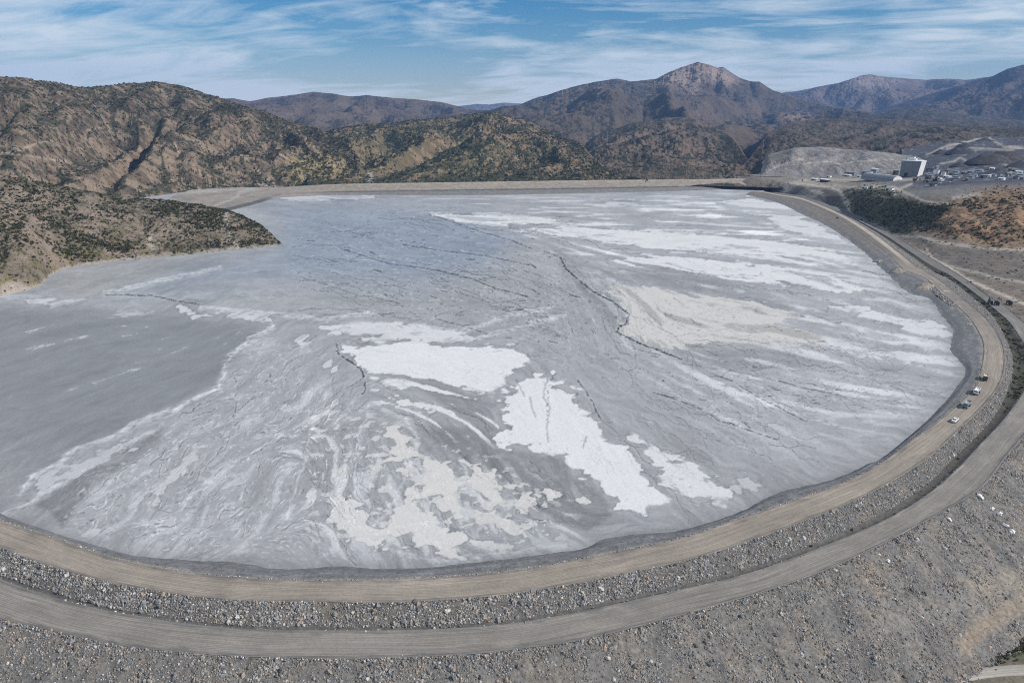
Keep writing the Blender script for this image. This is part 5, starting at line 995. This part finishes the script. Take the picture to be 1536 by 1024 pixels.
    for (x, y, L, W, h, wl, rf, lab) in ((1272, 265, 12, 7, 3.4, gr, w, 'grey hut with a pale roof between the workshop and the rounded shed'), (1290, 265.5, 14, 6, 3., w, w, 'low white hut at the foot of the waste terraces, left of the rounded shed'), (1334, 270, 9, 6, 3.5, M['rust'], M['tan'], 'small rusty shed in front of the rounded shed'), (1298, 283, 11, 6, 3.2, w, gr, 'white cabin on top of the green slope above the haul road'),
        (1308, 281.5, 6, 4, 4., M['tan'], M['tan'], 'narrow tan cabin beside the white cabin on the green slope'), (1334, 285.5, 12, 7, 3.2, w, bg, 'white hut by the fork of the dirt tracks above the green slope'), (1399, 279, 9, 6, 3.2, bg, M['dark'], 'dark roofed hut alone on the grey lot above the orange hill')): S(x, y, L, W, h, AZ(150), wl, rf, lab)
    # crowded yard right of the tall block
    for k_, (x, y, ln, az_, hh) in enumerate(((1262, 262, 26, 150, 5), (1276, 263, 18, 140, 7), (1300, 262, 22, 150, 6), (1312, 260, 14, 160, 9), (1345, 262, 12, 150, 8))):
        S(x, y, ln, 8, hh, AZ(az_), [bg, M['front'], gr, bg, M['front']][k_], [gr, bg, bg, w, gr][k_], ['long blue grey hall at the foot of the waste terraces', 'dark grey hall behind the rounded shed, nearest the workshop', 'grey hall tucked behind the middle of the rounded shed', 'tall narrow blue grey hall with a white roof behind the rounded shed', 'dark hall squeezed between the rounded shed and the tall plant block'][k_])
    r = random.Random(5); desc = ['white roofed', 'grey', 'blue grey', 'rust coloured']; walls = [w, gr, bg, M['rust']]
    for k in range(62):
        x = r.uniform(1390, 1534); y = r.uniform(256, 272) + max(0, (x - 1480)) * .03; q = r.choice([0, 1, 1, 2, 2, 2, 2, 3]); sh_ = S(x, y, r.uniform(4, 13), r.uniform(3, 7), r.uniform(2.2, 5), AZ(r.uniform(130, 175)), walls[q], r.choice([gr, bg, bg, M['dark']]) if q else w, f'{desc[q]} low shed in the crowded yard right of the tall plant block', f'{desc[q]} sheds in the plant yard')
    for (x, y, rad, hh, lab) in ((1404, 262, 5, 7, 'pale round tank nearest the tall plant block'), (1414, 264, 4, 6, 'smaller round tank second from the tall plant block'), (1470, 263, 9, 3, 'wide flat thickener tank in the middle of the yard'), (1494, 264, 9, 3, 'wide flat thickener tank left of the last one in the yard'), (1517, 264.5, 9, 3, 'wide flat thickener tank nearest the frame edge')):
        t = empty('tank', ground_at(x, y)); tag(t, lab, 'tank', 'tanks in the plant yard'); one('shell', w if rad < 6 else gr, t, lambda b: acyl(b, (0, 0, hh / 2 - .3), rad, hh + .6, n=28)); one('rim', M['steel'], t, lambda b: acyl(b, (0, 0, hh + .15), rad + .25, .4, n=28)); one('roof' if rad < 6 else 'bridge', M['steel'], t, lambda b: acyl(b, (0, 0, hh + .9), rad * .95, 1.2, n=28, r2=.3) if rad < 6 else abox(b, (0, 0, hh + .7), (rad * 2, 1.1, .5)))
    # conveyor from the block to the yard
    a = ground_at(1383, 258) + Vector((0, 0, 20)); bq = ground_at(1422, 255) + Vector((0, 0, 3)); d = bq - a; t = empty('conveyor', (a + bq) / 2 - Vector((0, 0, 12))); tag(t, 'inclined conveyor gallery running down from the tall plant block', 'conveyor'); mid = (a + bq) / 2 - t.location; L = d.length; ang = math.atan2(d.y, d.x); tilt = -math.asin(d.z / L)
    one('gallery', gr, t, lambda b: abox(b, mid, (L, 2.6, 2.4), ang, tilt))
    for f in (-.3, 0, .3):
        p = mid + d * f; one('leg', M['steel'], t, lambda b: abox(b, (p.x, p.y, p.z - 6.5), (.7, 2.2, 13)))
    # ore and waste stockpiles
    for k, (x, y, rx, hh, lab) in enumerate(((1438, 250, 15, 8, 'dark cone shaped stockpile in the middle of the mine yard'), (1410, 232, 15, 10, 'small dark stockpile behind the tall plant block'), (1440, 232, 30, 13, 'wide flat topped dark stockpile high behind the mine yard'), (1447, 222, 17, 9, 'dark stockpile on the ridge behind the flat topped one'), (1477, 214, 22, 8, 'low dark mound on the slope at the far side of the mine'),
                                         (1484, 246, 40, 17, 'large dark brown mound right of the mine yard'), (1506, 243, 40, 17, 'large dark mound overlapping the brown one near the frame edge'), (1496, 264, 28, 10, 'long dark heap with a pale ramp in front of the large mounds'), (1530, 256, 30, 14, 'dark heap cut by the frame edge'))):
        g = ground_at(x, y); n1, n2 = 40, 12; th = np.linspace(0, 2 * math.pi, n1); rr_ = np.linspace(0, 1, n2)[:, None]; fl = .35 if k in (2, 5, 6) else .08
        z = hh * np.clip((1 - rr_) / (1 - fl), 0, 1) ** 1.0 + 0 * th; wob = 1 + .16 * fbm(np.cos(th) * 1.5 + k * 7, np.sin(th) * 1.5, 3, k + 300); X = rx * rr_ * np.cos(th) * wob * 1.15; Y = rx * .8 * rr_ * np.sin(th) * wob; z = z + .7 * fbm(X / 5, Y / 5, 3, k) * np.sqrt(rr_) - 1.5 * (rr_ > .95)
        c = np.ones(X.shape + (3,)) * np.array([.052, .052, .058] if k not in (5, 6) else [.062, .055, .052]); c = mixc(c, (.12, .115, .115), sst(.1, .4, fbm(X / 7, Y / 7, 3, k + 40)) * .6)
        o = grid_mesh('stockpile', np.stack([X, Y, z], -1), M['near'], {'col': c, 'veg': 0 * X}); o.location = g; tag(o, lab, 'stockpile')
    # pale heaps pushed up between pond and crest road
    for k, (x, y, rx, ry, hh, lab) in enumerate(((1347, 407, 11, 8, 3.4, 'pale sandy heap between the pond and the road, the farther of two'), (1386, 430, 17, 9, 3.6, 'pale sandy heap between the pond and the road, the larger and nearer one'), (1453, 487, 4.5, 5, 1.8, 'small tan heap at the road edge above the dark rubble strip'), (1318, 391, 6, 4, 1.8, 'small grey heap at the pond edge beyond the sandy ones'))):
        gx, gy = on(x, y, 1.3); n1, n2 = 48, 14; th = np.linspace(0, 2 * math.pi, n1); rr_ = np.linspace(0, 1, n2)[:, None]; wob = 1 + .7 * fbm(np.cos(th) * 1.1 + k * 5, np.sin(th) * 1.3, 3, k + 320); X = rx * rr_ * np.cos(th) * wob; Y = ry * rr_ * np.sin(th) * wob; u, v = X * math.cos(1.0) - Y * math.sin(1.0), X * math.sin(1.0) + Y * math.cos(1.0)
        z = hh * (1 - rr_ ** 1.5) * (1 + .25 * fbm(u / 3, v / 3, 3, k + 9)) - .8 * (rr_ > .95); c = np.ones(X.shape + (3,)) * np.array([.30, .255, .21] if k != 3 else [.25, .25, .25]); c = mixc(c, (.16, .14, .12), sst(.0, .3, fbm(u / 3, v / 3, 4, k + 50)) * .8)
        o = grid_mesh('sand_heap', np.stack([u, v, z], -1), M['near'], {'col': c, 'veg': 0 * X}); o.location = (gx, gy, .9); tag(o, lab, 'heap')
def tree(px, py, hgt, lab, group):
    g = ground_at(px, py); t = empty('tree', g, random.uniform(0, 6)); tag(t, lab, 'tree', group)
    def tr(b):
        acyl(b, (0, 0, hgt * .25), hgt * .035, hgt * .56, n=8, r2=hgt * .018)
        for k in range(4): a = k * 1.6; abox(b, (math.cos(a) * hgt * .1, math.sin(a) * hgt * .1, hgt * .5), (hgt * .02, hgt * .02, hgt * .3), a, .6)
    one('trunk', M['bark'], t, tr); k = random.randrange(5); V, FA = leaf_shape(150, .11, 700 + k, 1.15); V = V * np.array([hgt * .42, hgt * .42, hgt * .62]) + np.array([0, 0, hgt * .28]); q = random.uniform(.8, 1.2)
    mesh_np('crown', V, FA, M['leaf'], {'col': np.tile(np.array([.03, .038, .02]) * q, (len(V), 1)) * RNG.uniform(.6, 1.5, (len(V) // 4, 1)).repeat(4, 0)}, False, t)
def build_trees():
    M['bark'] = plain('bark', (.09, .07, .05), .9); r = random.Random(9)
    for k in range(22): tree(r.uniform(1366, 1414), r.uniform(270.5, 276.5), r.uniform(5, 9), 'dark tree in the row along the lot in front of the plant yard', 'trees along the lot')
    for (x, y, h, lab) in ((1322, 268.5, 7, 'dark rounded tree standing in front of the rounded shed'), (1327, 285, 7, 'tree by the track fork, left of the white hut'), (1203, 273, 6, 'lone tree at the left end of the dirt plateau'), (1202, 264.5, 6, 'dark tree at the foot of the grey waste terraces'), (1508, 283, 5, 'tree at the crest of the orange hill near the dark roofed lot'), (1352, 291, 5, 'tree on the track bend above the green slope')): tree(x, y, h, lab, None)
# ---- vehicles
def road_dir(x, y, k):
    t = float(th_of(x, y)); a = PT(t - .004, RK(k, t - .004)); b = PT(t + .004, RK(k, t + .004)); return math.atan2(b[1] - a[1], b[0] - a[0])
def wheels(t, xs, y, r, w=.45):
    for x in xs:
        for s in (-1, 1):
            o = one('wheel', M['tyre'], t, lambda b: acyl(b, (x, s * y, r), r, w, 'Y', 16)); one('rim', M['steel'], o, lambda b: acyl(b, (x, s * (y + w * .5), r), r * .55, .06, 'Y', 12))
def haul_truck(loc, rz, paint, bedp, lab):
    t = empty('dump_truck', loc, rz); t.scale = (.82,) * 3; tag(t, lab, 'truck')
    one('chassis', M['dark'], t, lambda b: (abox(b, (-.4, 0, 1.05), (9, 1.2, .5)), abox(b, (4.3, 0, .9), (.5, 2.5, .6))), .04)
    def cab(b):
        v = abox(b, (3.6, 0, 2.25), (1.9, 2.5, 2.1))
        for q in v:
            if q.co.z > 3 and q.co.x > 4: q.co.x -= .35
    c = one('cab', paint, t, cab, .08); one('window', M['glass'], c, lambda b: abox(b, (4.42, 0, 2.75), (.12, 2.1, .75), 0, -.2)); 
    for s in (-1, 1): one('window', M['glass'], c, lambda b: abox(b, (3.6, s * 1.26, 2.7), (1.1, .05, .7)))
    def bed(b):
        v = abox(b, (-1.2, 0, 2.4), (7., 2.6, 1.7))
        for q in v:
            if q.co.z < 2: q.co.y *= .72; q.co.x = q.co.x * .93
        top = max(b.faces, key=lambda f: f.calc_center_median().z); r = bmesh.ops.inset_region(b, faces=[top], thickness=.14); bmesh.ops.translate(b, verts=top.verts, vec=(0, 0, -.9)); abox(b, (2.55, 0, 3.35), (.9, 2.6, .16))
    one('dump_bed', bedp, t, bed); wheels(t, (3.5, -2.0, -3.5), 1.05, .58)
def pickup(loc, rz, paint, lab):
    t = empty('pickup', loc, rz); tag(t, lab, 'pickup')
    def body(b):
        abox(b, (0, 0, .78), (5.2, 1.85, .62)); abox(b, (1.75, 0, 1.15), (1.5, 1.75, .2))
        for s in (-1, 1): abox(b, (-1.6, s * .87, 1.28), (2., .08, .42))
        abox(b, (-2.58, 0, 1.28), (.08, 1.75, .42))
    def cab(b):
        v = abox(b, (.25, 0, 1.48), (1.9, 1.7, .82))
        for q in v:
            if q.co.z > 1.6: q.co.x = q.co.x * .72 + .02; q.co.y *= .86
    one('body', paint, t, body, .05); c = one('cab', paint, t, cab, .05); one('window', M['glass'], c, lambda b: abox(b, (1.12, 0, 1.5), (.05, 1.4, .5), 0, -.5)); one('window', M['glass'], c, lambda b: abox(b, (-.62, 0, 1.55), (.05, 1.3, .4), 0, .3))
    for s in (-1, 1): one('window', M['glass'], c, lambda b: abox(b, (.25, s * .81, 1.55), (1.3, .05, .42))); one('headlight', M['lamp'], t, lambda b: abox(b, (2.61, s * .7, .9), (.05, .35, .18)))
    wheels(t, (1.65, -1.6), .85, .4, .28)
def excavator(loc, rz, paint, lab):
    t = empty('excavator', loc, rz); tag(t, lab, 'excavator')
    for s in (-1, 1): one('track', M['tyre'], t, lambda b: (abox(b, (0, s * 1.25, .5), (3.4, .6, .9)), acyl(b, (1.7, s * 1.25, .5), .45, .6, 'Y', 14), acyl(b, (-1.7, s * 1.25, .5), .45, .6, 'Y', 14)), .03)
    one('body', paint, t, lambda b: (acyl(b, (0, 0, 1.1), .9, .3), abox(b, (-.8, 0, 1.9), (3.2, 2.6, 1.4))), .08); c = one('cab', paint, t, lambda b: abox(b, (.9, .8, 2.3), (1.5, 1., 1.8)), .06); one('window', M['glass'], c, lambda b: abox(b, (1.68, .8, 2.5), (.05, .8, 1.1)))
    one('boom', paint, t, lambda b: abox(b, (2.9, -.3, 3.2), (4.2, .5, .6), 0, -.5), .04); one('arm', paint, t, lambda b: abox(b, (5.2, -.3, 2.9), (.42, .4, 3.2), 0, -.35), .04)
    def bk(b):
        v = abox(b, (5.7, -.3, .95), (1., 1.2, .9))
        for q in v:
            if q.co.z < .9: q.co.x -= .35
    one('bucket', M['dark'], t, bk)
def build_vehicles():
    M['tyre'] = plain('tyre_rubber', (.025, .025, .025), .9); M['cream'] = plain('cream_paint', (.66, .56, .42), .4, 0, .4, .15); M['wpaint'] = plain('white_paint', (.8, .8, .78), .35, 0, .5, .1); M['dpaint'] = plain('dark_paint', (.045, .05, .055), .4, 0, .5, .1); M['teal'] = plain('teal_paint', (.12, .25, .25), .4, 0, .5, .1); M['lamp'] = plain('lamp_glass', (.7, .7, .7), .1, 0, .5, 0); M['yellow'] = plain('yellow_paint', (.5, .33, .06), .5, 0, .4, .2)
    def at(px, py, z, k, flip=0): x, y = on(px, py, z); return (float(x), float(y), z), road_dir(x, y, k) + math.pi * flip
    Z = 2.02
    haul_truck(*at(1478, 569, Z, 2, 1), M['dpaint'], M['cream'], 'cream bodied dump truck on the crest road, casting a long dark shadow')
    haul_truck(*at(1465, 590, Z, 2, 1), M['wpaint'], M['wpaint'], 'white dump truck on the crest road, second of the line of vehicles')
    haul_truck(*at(1450, 610, Z, 2, 1), M['teal'], M['grey'], 'grey dump truck with a teal cab on the crest road, nearest truck of the line')
    pickup(*at(1432, 632, Z, 2, 1), M['wpaint'], 'white pickup at the near end of the line of vehicles on the crest road')
    pickup(*at(1256, 327.5, Z, 2, 0), M['dpaint'], 'dark pickup far along the crest road on its own'); pickup(*at(1292, 330, -2.5, 4, 0), M['dpaint'], 'dark pickup where the side track joins the haul road')
    excavator(*at(1485, 455, -2.5, 4, 0), M['dpaint'], 'dark excavator working on the haul road'); haul_truck(*at(1495, 457, -2.5, 4, 0), M['dpaint'], M['dpaint'], 'black dump truck beside the dark excavator on the haul road')
    g = ground_at(1513, 456); haul_truck(tuple(g + Vector((0, 0, .1))), road_dir(g.x, g.y, 5), M['dpaint'], M['dpaint'], 'dark truck parked on the shoulder outside the haul road')
    r = random.Random(3)
    for k, (x, y) in enumerate(((1255, 272), (1248, 273.5), (1410, 276), (1424, 274), (1447, 272), (1330, 275))):
        pickup(tuple(ground_at(x, y) + Vector((0, 0, .05))), r.uniform(0, 6), M['wpaint'] if k % 2 == 0 else M['grey'], ['white pickup parked right beside the dark workshop', 'grey pickup parked at the end of the dark workshop', 'white pickup parked on the grey lot behind the row of trees', 'grey pickup parked on the grey lot near the yard', 'white pickup parked alone toward the right of the grey lot', 'grey pickup on the dirt strip in front of the rounded shed'][k])
def main():
    build_sky(); build_dam(); build_rocks(); build_pond(); build_hills(); build_terrain(); build_plants(); build_plant(); build_trees(); build_vehicles(); build_haze()
main()
